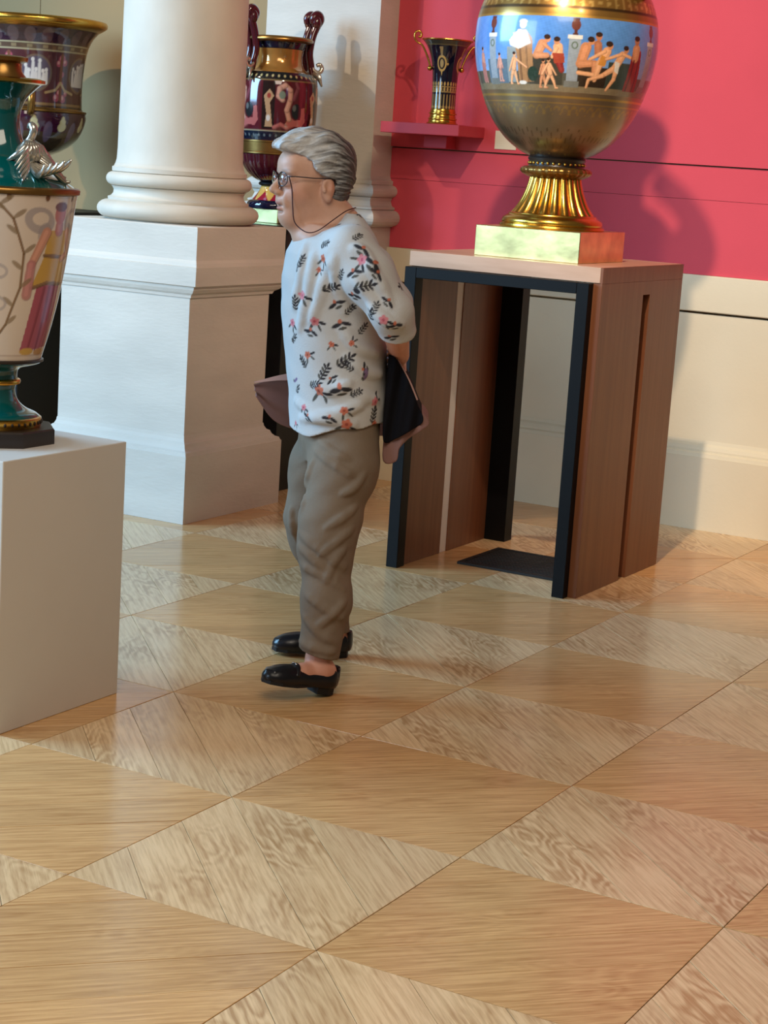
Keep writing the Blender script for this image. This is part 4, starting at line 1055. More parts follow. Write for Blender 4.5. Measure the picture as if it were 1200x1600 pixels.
# local axes: x to the person's back, y away from the viewer's side, z up; she faces -x, turned a little to -y
def rot_z(a): return np.array([[math.cos(a), math.sin(a)], [-math.sin(a), math.cos(a)]])
PH = math.radians(25)
HC = np.array([-.112, .0, 1.475])
def H(f, l, u):          # head frame: forward, lateral (+ = viewer's side), up
    return (HC[0] - f * math.cos(PH) + l * math.sin(PH), HC[1] - f * math.sin(PH) - l * math.cos(PH), HC[2] + u)
HR = ((-math.cos(PH), -math.sin(PH), 0), (math.sin(PH), -math.cos(PH), 0), (0, 0, 1))
B = Field(grid(-.30, .30, .0036), grid(-.36, .36, .0040), np.concatenate([grid(0, 1.30, .005), grid(1.3035, 1.66, .0031)]))
def he(f, l, u, r, k=.012, op='u'): B.ell(H(f, l, u), r, k, op, HR)
# head
he(-.006, 0, .040, (.104, .074, .084), .01)
he(.034, 0, -.030, (.066, .060, .092), .03)
he(.040, 0, -.072, (.052, .050, .046), .03)
he(.074, 0, -.100, (.022, .026, .020), .022)
he(.030, 0, -.112, (.058, .046, .030), .035)
he(.076, 0, .044, (.026, .050, .030), .03)
for l in (-1, 1):
    he(.060, l * .040, -.036, (.030, .026, .030), .025)
    he(.086, l * .028, .020, (.014, .024, .008), .014)
    he(.104, l * .031, .000, (.016, .020, .014), .014, 's')
    he(.084, l * .031, .000, (.0115, .016, .0125), .004)
    he(.092, l * .031, -.016, (.010, .018, .006), .008)
    he(.110, l * .013, -.037, (.012, .009, .0085), .006)
    he(.092, l * .030, -.056, (.010, .006, .020), .012)
B.cap(H(.098, 0, .006), H(.124, 0, -.030), .008, .0115, .010)
B.cap(H(.112, 0, -.036), H(.104, 0, -.046), .008, .006, .006)
he(.098, 0, -.058, (.014, .024, .012), .012)
he(.102, 0, -.067, (.010, .021, .0055), .004)
he(.098, 0, -.083, (.011, .019, .0065), .005)
he(.112, 0, -.0745, (.016, .019, .0022), .003, 's')
he(.098, 0, -.0925, (.012, .018, .004), .006, 's')
for l in (-1, 1):
    he(-.016, l * .073, -.018, (.021, .011, .033), .005)
    he(-.011, l * .087, -.012, (.011, .010, .018), .004, 's'); he(-.002, l * .082, -.024, (.006, .006, .008), .004)
    he(-.018, l * .076, -.047, (.010, .008, .010), .005)
# neck and trunk
B.cap(H(-.012, 0, -.06), (-.055, .0, 1.30), .056, .064, .03)
B.cap(H(.045, 0, -.11), (-.105, .0, 1.315), .030, .040, .03)
B.cap(H(-.045, 0, -.06), (.0, 0, 1.33), .048, .058, .03)
B.ell((-.082, 0, 1.312), (.078, .106, .042), .03)
BPHI = math.radians(15)
B.loft([.70, .80, .95, 1.10, 1.20, 1.28, 1.335], [.0, .0, -.018, -.035, -.040, -.048, -.055], [0] * 7, [.09, .100, .115, .122, .118, .095, .055], [.130, .140, .140, .150, .158, .140, .085], BPHI, .05)
# arms: both reach behind the back, hands clasped
LS, LE, LW = (.005, -.165, 1.300), (.150, -.205, 1.096), (.168, -.045, .992)
RS, RE, RW = (-.010, .170, 1.300), (.150, .225, 1.090), (.168, .060, .980)
B.chain([LS, LE], [.050, .041], .03); B.chain([LE, LW], [.041, .029], .015)
B.chain([RS, RE], [.050, .041], .03); B.chain([RE, RW], [.041, .029], .015)
def hand(w, d, nrm, thumb):
    w = np.array(w); d = np.array(d, float); d /= np.linalg.norm(d); n = np.array(nrm, float); n -= d * (n @ d); n /= np.linalg.norm(n)
    s = np.cross(d, n)
    for q, L, r in ((-.027, .066, .0078), (-.009, .076, .0084), (.009, .072, .0084), (.026, .058, .0074)):
        k0 = w + d * .085 + s * q
        a = k0 + d * L * .42 - n * .010; b = a + d * L * .22 - n * .020; c = b - d * L * .05 - n * .018
        B.cap(w + d * .03 + s * q * .6, k0, .013, .0105, .008)
        B.cap(k0, a, .0100, r, .003); B.cap(a, b, r, r * .95, .003); B.cap(b, c, r * .95, r * .85, .003)
    t0 = w + d * .030 + s * thumb * .026; t1 = t0 + d * .030 + s * thumb * .022 - n * .008; t2 = t1 + d * .028 - n * .014 + s * thumb * .004
    B.cap(t0, t1, .0120, .0100, .006); B.cap(t1, t2, .0100, .0080, .003)
hand(LW, (.10, .95, -.28), (1, 0, .1), -1)
hand(RW, (.18, -.70, -.70), (1, 0, .2), 1)
# legs and feet
NL = [(.035, -.085, .80), (.028, -.100, .66), (-.004, -.125, .50), (-.010, -.140, .43), (.002, -.170, .28), (-.012, -.197, .10)]
FL = [(-.010, .085, .80), (-.045, .090, .62), (-.062, .105, .47), (-.054, .120, .40), (-.015, .175, .28), (.014, .225, .09)]
B.chain(NL[1:], [.076, .066, .058, .050, .034], .03); B.cap(NL[0], NL[1], .07, .076, .03)
B.chain(FL[1:], [.076, .066, .058, .050, .034], .03); B.cap(FL[0], FL[1], .07, .076, .03)
NY, FY_ = math.radians(33), math.radians(6)      # foot yaw towards the viewer
def foot_pts(heel, yaw, pitch, pts):
    cy, sy = math.cos(yaw), math.sin(yaw); cp, sp = math.cos(pitch), math.sin(pitch); out = []
    for f, l, u in pts:
        ff, uu = f * cp - u * sp, f * sp + u * cp
        out.append((heel[0] - ff * cy + l * sy, heel[1] - ff * sy - l * cy, heel[2] + uu))
    return out
NHEEL, FHEEL = (.036, -.185, 0.0), (.074, .240, 0.0)
NPIT = math.radians(11)
for heel, yaw, pit, ank in ((NHEEL, NY, NPIT, NL[-1]), (FHEEL, FY_, 0.0, FL[-1])):
    a, b, c, d = foot_pts(heel, yaw, pit, [(.035, 0, .060), (.055, 0, .070), (.12, 0, .050), (.19, 0, .030)])
    B.cap(ank, b, .034, .034, .02); B.cap(a, c, .028, .026, .02); B.cap(c, d, .027, .018, .02)
def skin_col(V, N):
    c = np.tile(np.array(rgb(206, 158, 132)), (len(V), 1))
    def blot(p, r, col, a=1.0):
        w = np.clip(1.3 - np.linalg.norm((V - np.array(p)) / np.array(r), axis=1), 0, 1)[:, None] * a
        return c * (1 - w) + np.array(rgb(*col)) * w
    for l in (-1, 1):
        c = blot(H(.070, l * .050, -.035), (.035, .03, .030), (204, 140, 116), .6)
        c = blot(H(-.034, l * .080, -.020), (.022, .02, .036), (206, 138, 112), .7)
    c = blot(H(.105, 0, -.067), (.012, .022, .005), (176, 104, 96), .9); c = blot(H(.104, 0, -.083), (.012, .020, .006), (184, 112, 102), .9)
    c = blot(H(.106, 0, -.075), (.014, .020, .003), (96, 48, 44), .9)
    for l in (-1, 1): c = blot(H(.090, l * .030, .026), (.02, .022, .005), (150, 118, 100), .8)
    arm = (V[:, 2] < 1.15)[:, None]
    c = np.where(arm, c * .3 + np.array(rgb(214, 148, 124)) * .7, c)
    return c
body = field_obj('body', B, M['skin'], person, skin_col, 1)
del B
# eyes
for l in (-1, 1):
    v_, f_ = ball_geo(H(.0855, l * .031, .001), .0125, 14, 10); e = mesh_obj('eye', v_, f_, M['eye'], person, smooth=True)
    v_, f_ = ball_geo(H(.0950, l * .031, .001), (.0042, .0050, .0052), 10, 8); mesh_obj('iris', v_, f_, M['frame'], e, smooth=True)

# hair: short, swept back from a raised fringe
Hf = Field(grid(-.27, .04, .0026), grid(-.12, .12, .0030), grid(1.38, 1.66, .0026))
def hh(f, l, u, r, k=.012, op='u', R=HR): Hf.ell(H(f, l, u), r, k, op, R)
hh(-.016, 0, .054, (.106, .086, .090), .01)
hh(-.052, 0, .018, (.064, .078, .086), .03)
hh(-.056, 0, -.035, (.036, .058, .052), .03)
hh(.060, 0, .098, (.056, .062, .036), .03)
hh(.098, .010, .094, (.032, .048, .020), .015)
hh(.010, 0, .118, (.080, .062, .030), .02)
for l in (-1, 1):
    hh(.012, l * .066, .034, (.034, .020, .036), .02)
    hh(-.012, l * .074, .020, (.022, .014, .030), .015)
X_, Y_, Z_ = Hf.xs[:, None, None], Hf.ys[None, :, None], Hf.zs[None, None, :]
fw = -(X_ - HC[0]) * math.cos(PH) - (Y_ - HC[1]) * math.sin(PH); lt = (X_ - HC[0]) * math.sin(PH) - (Y_ - HC[1]) * math.cos(PH); up = Z_ - HC[2]
line = np.interp(up, [-.12, -.055, -.045, .008, .018, .030, .050, .070, .082, .09], [-.046, -.040, -.038, -.034, .010, .022, .034, .060, .11, .2]) + 0 * fw
line = line + .003 * np.sin(lt * 260)
cut = (fw - line) * .8
Hf.D = np.maximum(Hf.D, cut.astype(np.float32))
Hf.D = np.maximum(Hf.D, (-.086 - up + 0 * fw).astype(np.float32))
ang = np.arctan2(up + .02, lt)
streak = .0011 * np.sin(ang * 34 + 18 * fw + 1.6 * np.sin(fw * 40 + ang * 4)) + .0009 * np.sin(ang * 63 - 22 * fw + 1.5 * np.sin(fw * 60)) + .0026 * np.sin(fw * 38 + ang * 6 + 1.5 * np.sin(ang * 9)) + .0016 * np.sin(fw * 90 + ang * 15)
Hf.D = Hf.D + streak.astype(np.float32)
def hair_col(V, N):
    f = -(V[:, 0] - HC[0]) * math.cos(PH) - (V[:, 1]) * math.sin(PH); u = V[:, 2] - HC[2]; l = (V[:, 0] - HC[0]) * math.sin(PH) - V[:, 1] * math.cos(PH)
    a = np.arctan2(u + .02, l)
    t = np.clip((f + .085) / .13, 0, 1) + .22 * np.sin(a * 34 + 18 * f + 1.6 * np.sin(f * 40 + a * 4)) + .20 * np.sin(a * 63 - 22 * f + 1.5 * np.sin(f * 60)) + .14 * np.sin(a * 117 + 40 * f + 2 * np.sin(f * 30))
    t = np.clip(t, 0, 1)[:, None]
    t2 = np.clip((-.01 - u) / .05, 0, 1)[:, None] * .35
    return (np.array(rgb(74, 70, 68)) * (1 - t) + np.array(rgb(206, 205, 202)) * t) * (1 - t2) + np.array(rgb(126, 122, 122)) * t2
field_obj('hair', Hf, M['hair'], person, hair_col, 0)
del Hf

# spectacles
gl = None
for l in (-1, 1):
    rim = []
    for k in range(25):
        a = 2 * math.pi * k / 24
        rim.append(H(.112 - .008 * abs(math.cos(a)) * (1 if l * math.cos(a) > 0 else 0), l * .033 + .0265 * math.cos(a), .000 + .0205 * math.sin(a)))
    v_, f_ = sweep_geo(rim, .0013, 6)
    if gl is None:
        gl = mesh_obj('spectacles', v_, f_, M['frame'], person, smooth=True)
    else:
        mesh_obj('rim', v_, f_, M['frame'], gl, smooth=True)
    V, Fc = [], []
    for dz in (0, .0022):
        for k in range(24):
            a = 2 * math.pi * k / 24
            V.append(H(.110 + dz - .008 * abs(math.cos(a)) * (1 if l * math.cos(a) > 0 else 0), l * .033 + .026 * math.cos(a), .000 + .020 * math.sin(a)))
    V.append(H(.1095, l * .033, .002)); V.append(H(.1150, l * .033, .002))
    for k in range(24):
        k2 = (k + 1) % 24; Fc += [(k, k2, 48), (24 + k2, 24 + k, 49), (k2, k, 24 + k, 24 + k2)]
    mesh_obj('lens', V, Fc, M['glass'], gl, smooth=True)
    v_, f_ = sweep_geo([H(.104, l * .058, .008), H(.085, l * .071, .010), H(.03, l * .077, .008), H(-.022, l * .080, .010), H(-.040, l * .079, -.004)], .0017, 6)
    mesh_obj('temple', v_, f_, M['frame'], gl, smooth=True)
v_, f_ = sweep_geo([H(.112, -.008, .006), H(.115, 0, .009), H(.112, .008, .006)], .0016, 6); mesh_obj('bridge', v_, f_, M['frame'], gl, smooth=True)
# spectacle cord hanging from the hinge, under the chin and up to the nape
sweep('spectacle_cord', catmull([H(.100, .060, .008), (-.168, -.090, 1.450), (-.163, -.088, 1.40), (-.156, -.084, 1.358), (-.132, -.104, 1.337), (-.108, -.116, 1.331), (-.082, -.112, 1.341), (-.048, -.090, 1.368), (-.012, -.062, 1.396), (.014, 0, 1.406)], 8), .0017, M['cord'], person, 6)

# top: loose printed jersey with elbow sleeves
T = Field(grid(-.25, .30, .0032), grid(-.33, .33, .0034), grid(.73, 1.42, .0034))
zk = [.70, .765, .85, .95, 1.05, 1.12, 1.20, 1.27, 1.312, 1.335, 1.355, 1.375, 1.390]
fr = [-.146, -.146, -.152, -.165, -.180, -.188, -.190, -.182, -.160, -.118, -.066, -.046, -.034]
bk = [.148, .146, .142, .134, .126, .122, .118, .104, .086, .073, .060, .044, .028]
cxs = [(a + b) / 2 for a, b in zip(fr, bk)]
B_ = [.186, .186, .184, .178, .176, .182, .190, .188, .172, .148, .122, .088, .056]
A_ = [max(.02, math.sqrt(max(((b - a) / 2) ** 2 - (w * math.sin(BPHI)) ** 2, .0004)) / math.cos(BPHI)) for a, b, w in zip(fr, bk, B_)]
T.loft(zk, cxs, [0] * 13, A_, B_, BPHI, .001)
T.chain([(-.020, -.120, 1.300), (.012, -.168, 1.290), (.066, -.198, 1.225), (.138, -.212, 1.128)], [.045, .064, .066, .060], .04)
T.cap((.138, -.212, 1.128), (.156, -.178, 1.078), .060, .055, .02)
T.chain([(-.025, .125, 1.300), (-.005, .172, 1.285), (.065, .210, 1.220), (.138, .230, 1.120)], [.048, .062, .062, .058], .04)
T.cap((.138, .230, 1.120), (.152, .188, 1.070), .058, .054, .02)
# folds: armpit drags, belly and hem creases
for pts, r in (([(-.030, 1.27), (-.022, 1.20), (.004, 1.12)], .008), ([(-.045, 1.25), (-.06, 1.18), (-.085, 1.09)], .008), ([(-.12, 1.29), (-.125, 1.2), (-.14, 1.12)], .008), ([(-.09, 1.27), (-.10, 1.17), (-.12, 1.06)], .007),
               ([(-.12, .845), (-.05, .815), (.02, .835), (.07, .862)], .008), ([(-.10, .80), (-.03, .812), (.05, .80)], .007), ([(.0, .92), (.06, .885), (.11, .865)], .007), ([(.02, .99), (.07, .95), (.115, .94)], .007),
               ([(-.06, .90), (-.02, .89), (.03, .915)], .006), ([(.0, 1.07), (.04, 1.02), (.10, 1.0)], .007), ([(.06, 1.26), (.10, 1.21), (.13, 1.15)], .006), ([(.03, 1.22), (.08, 1.17), (.13, 1.10)], .007), ([(.08, 1.145), (.12, 1.11), (.165, 1.10)], .006), ([(.02, 1.30), (.05, 1.29), (.085, 1.25)], .006)):
    T.fold(pts, r, .022)
X_, Y_, Z_ = T.xs[:, None, None], T.ys[None, :, None], T.zs[None, None, :]
T.D += (.0012 * np.sin(X_ * 38 + Z_ * 22 + 1.3 * np.sin(Y_ * 20)) * np.sin(Z_ * 31 - Y_ * 17) + .0007 * np.sin(Z_ * 74 + X_ * 40 + 2 * np.sin(Y_ * 30))).astype(np.float32)
hem = .776 + .022 * np.clip((X_ + .02) / .16, -.4, 1) - .016 * np.exp(-((X_ + .085) / .05) ** 2) + .003 * np.sin(X_ * 50 + Y_ * 30)
T.D = np.maximum(T.D, (hem - Z_).astype(np.float32))
# cuffs: cut across the elbow
for cpt, nn in (((.156, -.175, 1.078), (.10, .62, -.78)), ((.152, .185, 1.070), (.10, -.62, -.78))):
    n = np.array(nn) / np.linalg.norm(nn); sl, Xw, Yw, Zw = T.win((cpt[0] - .10, cpt[1] - .09, cpt[2] - .12), (cpt[0] + .12, cpt[1] + .09, cpt[2] + .04))
    d = (Xw - cpt[0]) * n[0] + (Yw - cpt[1]) * n[1] + (Zw - cpt[2]) * n[2] - .006
    near = np.sqrt((Xw - cpt[0]) ** 2 + (Yw - cpt[1]) ** 2 + (Zw - cpt[2]) ** 2) < .085
    T.D[sl] = np.where(near & (Xw > .10), np.maximum(T.D[sl], d.astype(np.float32)), T.D[sl])
# neckline
na = math.radians(27)
T.ell((-.101, 0, 1.390), (.093, .122, .084), .008, 's', ((math.cos(na), 0, math.sin(na)), (0, 1, 0), (-math.sin(na), 0, math.cos(na))))
BASE = np.array(rgb(196, 196, 194))
DK, DK2, PK, OR, PU = rgb(52, 50, 54), rgb(84, 82, 76), rgb(206, 130, 136), rgb(194, 112, 88), rgb(126, 104, 138)
stamps = []   # (x, z, kind, angle, size) on the viewer's side of the garment
def L2(px, py):   # photo measurements converted to the garment's own plane
    return (-.188 + (px - 438) * .00181 + (py - 490) * .00010, 1.087 - (py - 490) * .00187)
for px, py, kd, an, sz in ((508, 372, 'sprig', .3, 1.0), (470, 400, 'sprig', 1.2, .9), (506, 398, 'flower', 0, 1.0), (500, 410, 'flower', .6, .7), (463, 412, 'sprig', 2, .7), (520, 440, 'sprig', .2, 1.1), (472, 452, 'flower', .4, 1.1), (460, 470, 'sprig', 1.5, 1.0), (528, 466, 'leaf', .4, 1.2), (455, 497, 'flower', 0, 1.0), (497, 497, 'flower', .5, 1.1), (540, 490, 'leaf', .2, 1.3), (485, 512, 'leaf', -.3, 1.1),
        (458, 525, 'sprig', .8, .8), (480, 545, 'flower', 1, .9), (473, 556, 'sprig', 2.2, .9), (540, 548, 'sprig', .6, 1.3), (548, 562, 'sprig', 2.6, .9), (508, 565, 'sprig', 1.1, 1.2), (585, 555, 'leaf', 1.4, 1.0), (585, 572, 'purple', 1.5, 1.1), (560, 525, 'flower', 2, .7), (500, 600, 'flower', .3, 1.4), (492, 585, 'sprig', .3, 1.0), (543, 600, 'leaf', .1, 1.5), (545, 616, 'flower', .9, 1.0), (475, 622, 'flower', .2, .8), (600, 612, 'flower', 1.5, 1.1), (598, 630, 'sprig', 1.4, 1.1), (480, 642, 'leaf', -.6, 1.0), (516, 640, 'leaf', -.3, 1.1), (556, 645, 'flower', 0, 1.3), (596, 650, 'flower', .4, .8), (460, 590, 'purple', .5, .8), (460, 655, 'flower', .3, .6), (463, 600, 'sprig', .9, .7),
        (575, 372, 'leaf', -.7, 1.3), (585, 392, 'leaf', -.9, 1.5), (568, 388, 'flower', -.6, 1.2), (556, 410, 'leaf', .3, 1.2), (583, 425, 'sprig', .2, 1.3), (600, 408, 'leaf', -.9, 1.1), (612, 445, 'leaf', -.8, 1.0), (608, 470, 'flower', .3, 1.1), (628, 492, 'leaf', .1, 1.1), (618, 512, 'leaf', .3, 1.1), (590, 455, 'sprig', 1.2, .9), (556, 452, 'leaf', -.2, 1.2), (560, 470, 'sprig', .8, .9), (535, 420, 'sprig', 1.1, .8), (566, 352, 'sprig', .5, .8), (580, 500, 'sprig', .9, .9), (520, 520, 'flower', .5, .7), (570, 590, 'sprig', .4, .9), (522, 575, 'leaf', .8, .9)):
    x, z = L2(px, py); stamps.append((x, z, kd, an, sz))
def shirt_col(V, N):
    C = np.tile(BASE, (len(V), 1))
    R = random.Random(11)
    anchors = []
    camside = N[:, 1] < -.02
    Vc = V[camside]; Nc = N[camside]
    for x, z, kd, an, sz in stamps:
        d = np.hypot(Vc[:, 0] - x, Vc[:, 2] - z); m = d < .012
        if not m.any(): m = d <= d.min() + 1e-6
        i = np.nonzero(m)[0][np.argmin(Vc[m][:, 1])]
        anchors.append((Vc[i], Nc[i], kd, an, sz))
    far = np.nonzero(~camside & (V[:, 2] > .79))[0]
    chosen = []
    for _ in range(900):
        i = far[R.randrange(len(far))]
        if all(np.linalg.norm(V[i] - q) > .05 for q in chosen) and N[i, 2] > -.6:
            chosen.append(V[i]); anchors.append((V[i], N[i], R.choice(['sprig', 'flower', 'leaf', 'sprig']), R.uniform(0, 3), R.uniform(.8, 1.2)))
    for P, n, kd, an, sz in anchors:
        idx = np.nonzero(np.linalg.norm(V - P, axis=1) < .035 * sz)[0]
        idx = idx[(N[idx] @ n) > .1]
        e = np.cross((0, 0, 1.0), n); e /= (np.linalg.norm(e) + 1e-9); g = np.cross(n, e)
        u = (V[idx] - P) @ e / sz; v = (V[idx] - P) @ g / sz
        ca, sa = math.cos(an), math.sin(an); u, v = u * ca + v * sa, -u * sa + v * ca
        def el(cx, cy, rx, ry, col, rot=0):
            c, s_ = math.cos(rot), math.sin(rot); a = (u - cx) * c + (v - cy) * s_; b = -(u - cx) * s_ + (v - cy) * c
            w = np.clip((1.25 - np.hypot(a / rx, b / ry)) * 3, 0, 1)[:, None]
            C[idx] = C[idx] * (1 - w) + np.array(col) * w
        if kd == 'flower':
            c1, c2 = (PK, rgb(176, 84, 100)) if R.random() < .5 else (OR, rgb(150, 70, 56))
            el(-.016, -.010, .010, .0035, DK2, .6); el(.016, -.012, .010, .0035, DK, -.6); el(.004, -.020, .003, .010, DK2)
            for k in range(5):
                a = 1.2566 * k; el(.0065 * math.cos(a), .0065 * math.sin(a), .0060, .0050, c1, a)
            el(0, 0, .0036, .0036, c2)
        elif kd == 'leaf':
            el(-.010, .002, .011, .0042, DK, .25); el(.011, .004, .011, .0040, DK, -.3); el(.002, -.006, .009, .0032, DK2, .1); el(-.002, .010, .0040, .004, OR)
        elif kd == 'purple':
            el(0, 0, .014, .0045, PU, 0); el(-.012, .005, .006, .003, DK2, .6); el(.012, .004, .006, .003, PU, -.4)
        else:
            el(0, 0, .020, .0014, DK2, 0)
            for k in range(4):
                q = -.015 + k * .0095; el(q, .0055, .0070, .0026, DK if k % 2 else DK2, .9); el(q, -.0055, .0070, .0026, DK, -.9)
            el(.021, 0, .006, .003, DK)
    return C
field_obj('floral_top', T, M['shirt'], person, shirt_col, 1)
del T

# trousers
Q = Field(grid(-.20, .18, .0040), grid(-.29, .33, .0042), grid(.06, .85, .0042))
Q.loft([.66, .72, .79, .84], [.006, .004, .0, .0], [0, 0, 0, 0], [.095, .110, .116, .112], [.145, .152, .156, .150], BPHI, .03)
Q.chain([(.028, -.075, .78)] + NL[1:], [.090, .096, .085, .077, .069, .059], .035)
Q.chain([(-.010, .075, .78)] + FL[1:], [.090, .094, .083, .075, .067, .055], .03)
for pts, r in (([(-.085, .47), (-.03, .44), (.045, .385)], .007), ([(-.085, .435), (-.03, .40), (.04, .345)], .008), ([(-.07, .38), (-.01, .36), (.05, .325)], .006), ([(.062, .50), (.03, .47), (-.02, .425)], .006), ([(.07, .56), (.03, .53), (-.01, .50)], .006), ([(-.05, .71), (.0, .685), (.055, .655)], .007), ([(-.045, .74), (.0, .715), (.04, .70)], .006),
               ([(-.055, .30), (.0, .27), (.05, .24)], .006), ([(.055, .29), (.02, .25), (-.02, .21)], .006), ([(.09, .66), (.06, .62), (.03, .60)], .006), ([(-.06, .24), (-.02, .20), (.03, .17)], .006), ([(-.06, .68), (-.075, .62), (-.082, .54)], .006), ([(-.065, .16), (-.02, .15), (.03, .14)], .005), ([(.045, .44), (.02, .41), (.0, .35)], .006), ([(-.125, .50), (-.12, .45), (-.10, .40)], .006)):
    Q.fold(pts, r, .016, .35)
X_, Y_, Z_ = Q.xs[:, None, None], Q.ys[None, :, None], Q.zs[None, None, :]
Q.D += (.0009 * np.sin(X_ * 45 + Z_ * 52 + np.sin(Y_ * 25)) + .0006 * np.sin(Z_ * 90 - X_ * 60 + 2 * np.sin(Y_ * 40))).astype(np.float32)
hemz = np.where(Y_ < .02, .123 - .25 * (X_ + .01), .085 + 0 * X_)
Q.D = np.maximum(Q.D, (hemz - Z_).astype(np.float32))
field_obj('trousers', Q, M['trousers'], person, None, 1)
del Q

# shoes: low black loafers
def shoe(heel, yaw, pitch):
    S = Field(grid(-.03, .27, .0030), grid(-.06, .06, .0030), grid(-.01, .12, .0030))
    S.ell((.190, 0, .032), (.058, .042, .034), .01); S.ell((.120, 0, .036), (.085, .036, .038), .03); S.ell((.045, 0, .045), (.048, .033, .046), .03)
    S.cap((.018, 0, .075), (.03, 0, .04), .022, .03, .02)
    xs_, ys_, zs_ = S.xs[:, None, None], S.ys[None, :, None], S.zs[None, None, :]
    rim = np.interp(xs_, [0, .03, .07, .115, .140, .152, .16], [.086, .076, .058, .055, .062, .074, .2])
    S.D = np.maximum(S.D, (zs_ - rim + 0 * S.D).astype(np.float32))
    inner = np.maximum(np.maximum(np.abs(ys_) - .0255, .012 - xs_), np.maximum(xs_ - .142, .034 - zs_))
    S.D = np.maximum(S.D, (-inner + 0 * S.D).astype(np.float32))
    for s_ in (-1, 1): S.cap((.150, s_ * .028, .052), (.225, s_ * .022, .050), .0035, .003, .006)
    S.cap((.225, .022, .050), (.238, 0, .048), .003, .003, .006); S.cap((.238, 0, .048), (.225, -.022, .050), .003, .003, .006)
    S.D = np.maximum(S.D, (.020 - S.zs[None, None, :]) + 0 * S.D)
    V, q = S.mesh(1)
    W = np.array(foot_pts(heel, yaw, pitch, V))
    up_ = mesh_obj('shoe', W, q[:, ::-1], M['leather'], person, smooth=True)
    # sole and stacked heel
    out = [(.005, 0), (.010, .020), (.035, .031), (.09, .032), (.15, .040), (.20, .042), (.235, .028), (.248, 0), (.235, -.028), (.20, -.042), (.15, -.040), (.09, -.032), (.035, -.031), (.010, -.020)]
    n = len(out)
    sv_ = [(x, y, .014 + (.006 if x < .10 else 0)) for x, y in out] + [(x, y, .024) for x, y in out]
    sf_ = [tuple(reversed(range(n))), tuple(range(n, 2 * n))] + [(k, (k + 1) % n, n + (k + 1) % n, n + k) for k in range(n)]
    mesh_obj('sole', foot_pts(heel, yaw, pitch, sv_), sf_, M['sole'], up_)
    ho = [(.006, 0), (.012, .020), (.035, .029), (.072, .028), (.072, -.028), (.035, -.029), (.012, -.020)]; n = len(ho)
    sv_ = [(x, y, 0) for x, y in ho] + [(x, y, .022) for x, y in ho]
    mesh_obj('heel', foot_pts(heel, yaw, pitch, sv_), [tuple(reversed(range(n))), tuple(range(n, 2 * n))] + [(k, (k + 1) % n, n + (k + 1) % n, n + k) for k in range(n)], M['sole'], up_)
    st_ = [(.158, -.036, .046), (.150, -.020, .066), (.146, 0, .073), (.150, .020, .066), (.158, .036, .046)]
    v_, f_ = sweep_geo(foot_pts(heel, yaw, pitch, catmull(st_, 5)), .0055, 8, 1.6); mesh_obj('saddle_strap', v_, f_, M['leather'], up_, smooth=True)
    v_, f_ = join_geo([sweep_geo(foot_pts(heel, yaw, pitch, [(.152, a, .080 - abs(a) * .35), (.152, b, .080 - abs(b) * .35)]), .0022, 6) for a, b in ((-.003, -.012), (.003, .012))])
    mesh_obj('buckle', v_, f_, M['chrome'], up_, smooth=True)
    return up_
shoe(NHEEL, NY, NPIT)
shoe(FHEEL, FY_, 0.0)

# jacket carried over the clasped hands, dark outside, mauve lining showing, one front hanging past the far hip
jk = empty('jacket', PO, YAW)
tag(jk, 'folded black jacket with mauve lining hanging from the hands behind the back', 'jacket')
def sheet(name, fn, nu, nv, mat, thick=.003):
    P = np.array([[fn(i / (nu - 1), j / (nv - 1)) for j in range(nv)] for i in range(nu)])
    du = np.gradient(P, axis=0); dv = np.gradient(P, axis=1); n = np.cross(du, dv); n /= (np.linalg.norm(n, axis=2, keepdims=True) + 1e-12)
    A, Bk = P.reshape(-1, 3), (P - n * thick).reshape(-1, 3); o = nu * nv
    Fc = []
    for i in range(nu - 1):
        for j in range(nv - 1):
            a, b, c, d = i * nv + j, (i + 1) * nv + j, (i + 1) * nv + j + 1, i * nv + j + 1
            Fc += [(a, b, c, d), (o + d, o + c, o + b, o + a)]
    for i in range(nu - 1):
        for j in (0, nv - 1):
            a, b = i * nv + j, (i + 1) * nv + j; Fc.append((b, a, o + a, o + b) if j == 0 else (a, b, o + b, o + a))
    for j in range(nv - 1):
        for i in (0, nu - 1):
            a, b = i * nv + j, i * nv + j + 1; Fc.append((a, b, o + b, o + a) if i == 0 else (b, a, o + a, o + b))
    return mesh_obj(name, np.vstack([A, Bk]), Fc, mat, jk, smooth=True, auto=70)
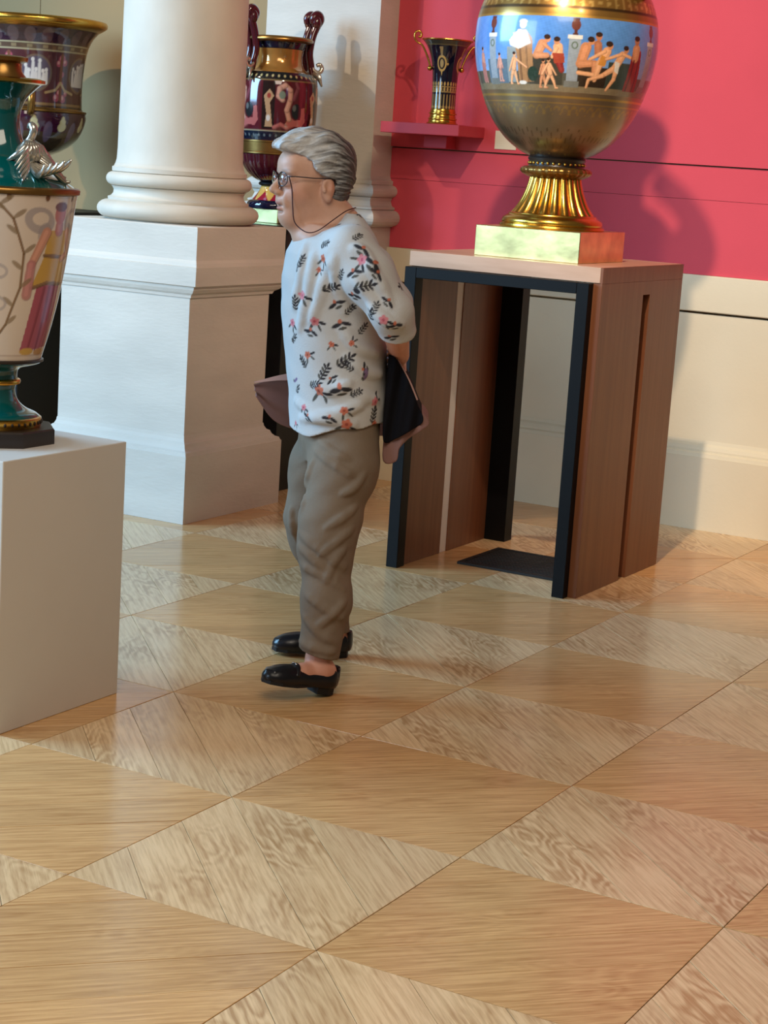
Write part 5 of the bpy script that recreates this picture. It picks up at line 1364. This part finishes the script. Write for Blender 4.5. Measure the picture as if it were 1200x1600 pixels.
def bundle(name, poly, y0, y1, mat, seed, amp):
    # soft hanging bundle of cloth: an outline in x-z with thickness in y and vertical folds
    J = Field(grid(.11, .29, .0034), grid(-.17, .22, .0036), grid(.66, 1.02, .0036))
    X, Y, Z = J.xs[:, None, None], J.ys[None, :, None], J.zs[None, None, :]
    P = catmull(poly + [poly[0]], 4)[:-1]
    px, pz = X[:, :, 0] * np.ones((1, len(J.zs))), np.ones((len(J.xs), 1)) * Z[0]
    d = np.full(px.shape, 9.0); ins = np.zeros(px.shape, bool)
    for i in range(len(P)):
        a, b = P[i], P[(i + 1) % len(P)]; e = b - a
        t = np.clip(((px - a[0]) * e[0] + (pz - a[1]) * e[1]) / (e @ e + 1e-12), 0, 1)
        d = np.minimum(d, np.hypot(px - a[0] - t * e[0], pz - a[1] - t * e[1]))
        ins ^= ((a[1] > pz) != (b[1] > pz)) & (px < e[0] * (pz - a[1]) / (e[1] + 1e-12) + a[0])
    d = np.where(ins, -d, d)[:, None, :]
    flare = (1.0 - Z) * .10
    wob = amp * np.sin(X * 95 + seed + (1 - Z) * 8) + amp * .6 * np.sin(X * 170 - Z * 20 + seed * 2)
    dy = np.abs(Y - (y0 + y1) / 2) - ((y1 - y0) / 2 + flare * .3 + wob)
    q = np.maximum(d, 0) ** 2 + np.maximum(dy, 0) ** 2
    D = np.where((d > 0) & (dy > 0), np.sqrt(q), np.maximum(d, dy)) - .003
    J.D = D.astype(np.float32)
    return field_obj(name, J, mat, jk, None, 1)
bundle('jacket_shell', [(.140, .995), (.158, .985), (.178, .955), (.199, .920), (.228, .858), (.246, .812), (.206, .780), (.170, .757), (.140, .748), (.136, .85)], -.105, .13, M['jacket'], 0.0, .006)
bundle('jacket_lining', [(.142, .78), (.20, .80), (.238, .83), (.258, .818), (.262, .800), (.232, .776), (.214, .762), (.196, .745), (.182, .725), (.176, .690), (.142, .688)], -.090, .11, M['lining'], 1.3, .004)
sweep('jacket_piping', catmull([(.146, -.080, .996), (.161, -.084, .984), (.182, -.088, .953), (.204, -.092, .916), (.226, -.090, .870)], 4), .0048, base_mat('pale_pink_facing', rgb(196, 160, 152), .8), jk, 8)
def front_fn(u, v):
    # hangs along the far hip: u from behind to the front tip, v from upper edge to hem
    up_e = catmull([(.19, .23, .985), (.08, .262, .965), (-.05, .262, .920), (-.150, .235, .882), (-.205, .215, .868), (-.268, .185, .850)], 5)
    lo_e = catmull([(.20, .235, .72), (.08, .275, .70), (-.05, .278, .700), (-.140, .250, .712), (-.205, .222, .742), (-.258, .188, .815)], 5)
    q = u * (len(up_e) - 1); i = min(int(q), len(up_e) - 2); a = up_e[i] + (up_e[i + 1] - up_e[i]) * (q - i); b = lo_e[i] + (lo_e[i + 1] - lo_e[i]) * (q - i)
    p = a + (b - a) * v
    bulge = .022 * math.sin(math.pi * v) * math.sin(math.pi * min(1, u * 1.1)) + .006 * math.sin(v * 12 + u * 5)
    return (p[0], p[1] + bulge, p[2])
sheet('jacket_front', front_fn, 40, 20, M['lining'])
def facing_fn(u, v):
    x, y, z = front_fn(.40 + .6 * u, 0.0)
    return (x + .004 * v, y - .004 - .016 * v * math.sin(math.pi * (1 - u) * .5), z + .010 - .030 * v * (1 - u * .9))
sheet('jacket_facing', facing_fn, 24, 6, bpy.data.materials['pale_pink_facing'])
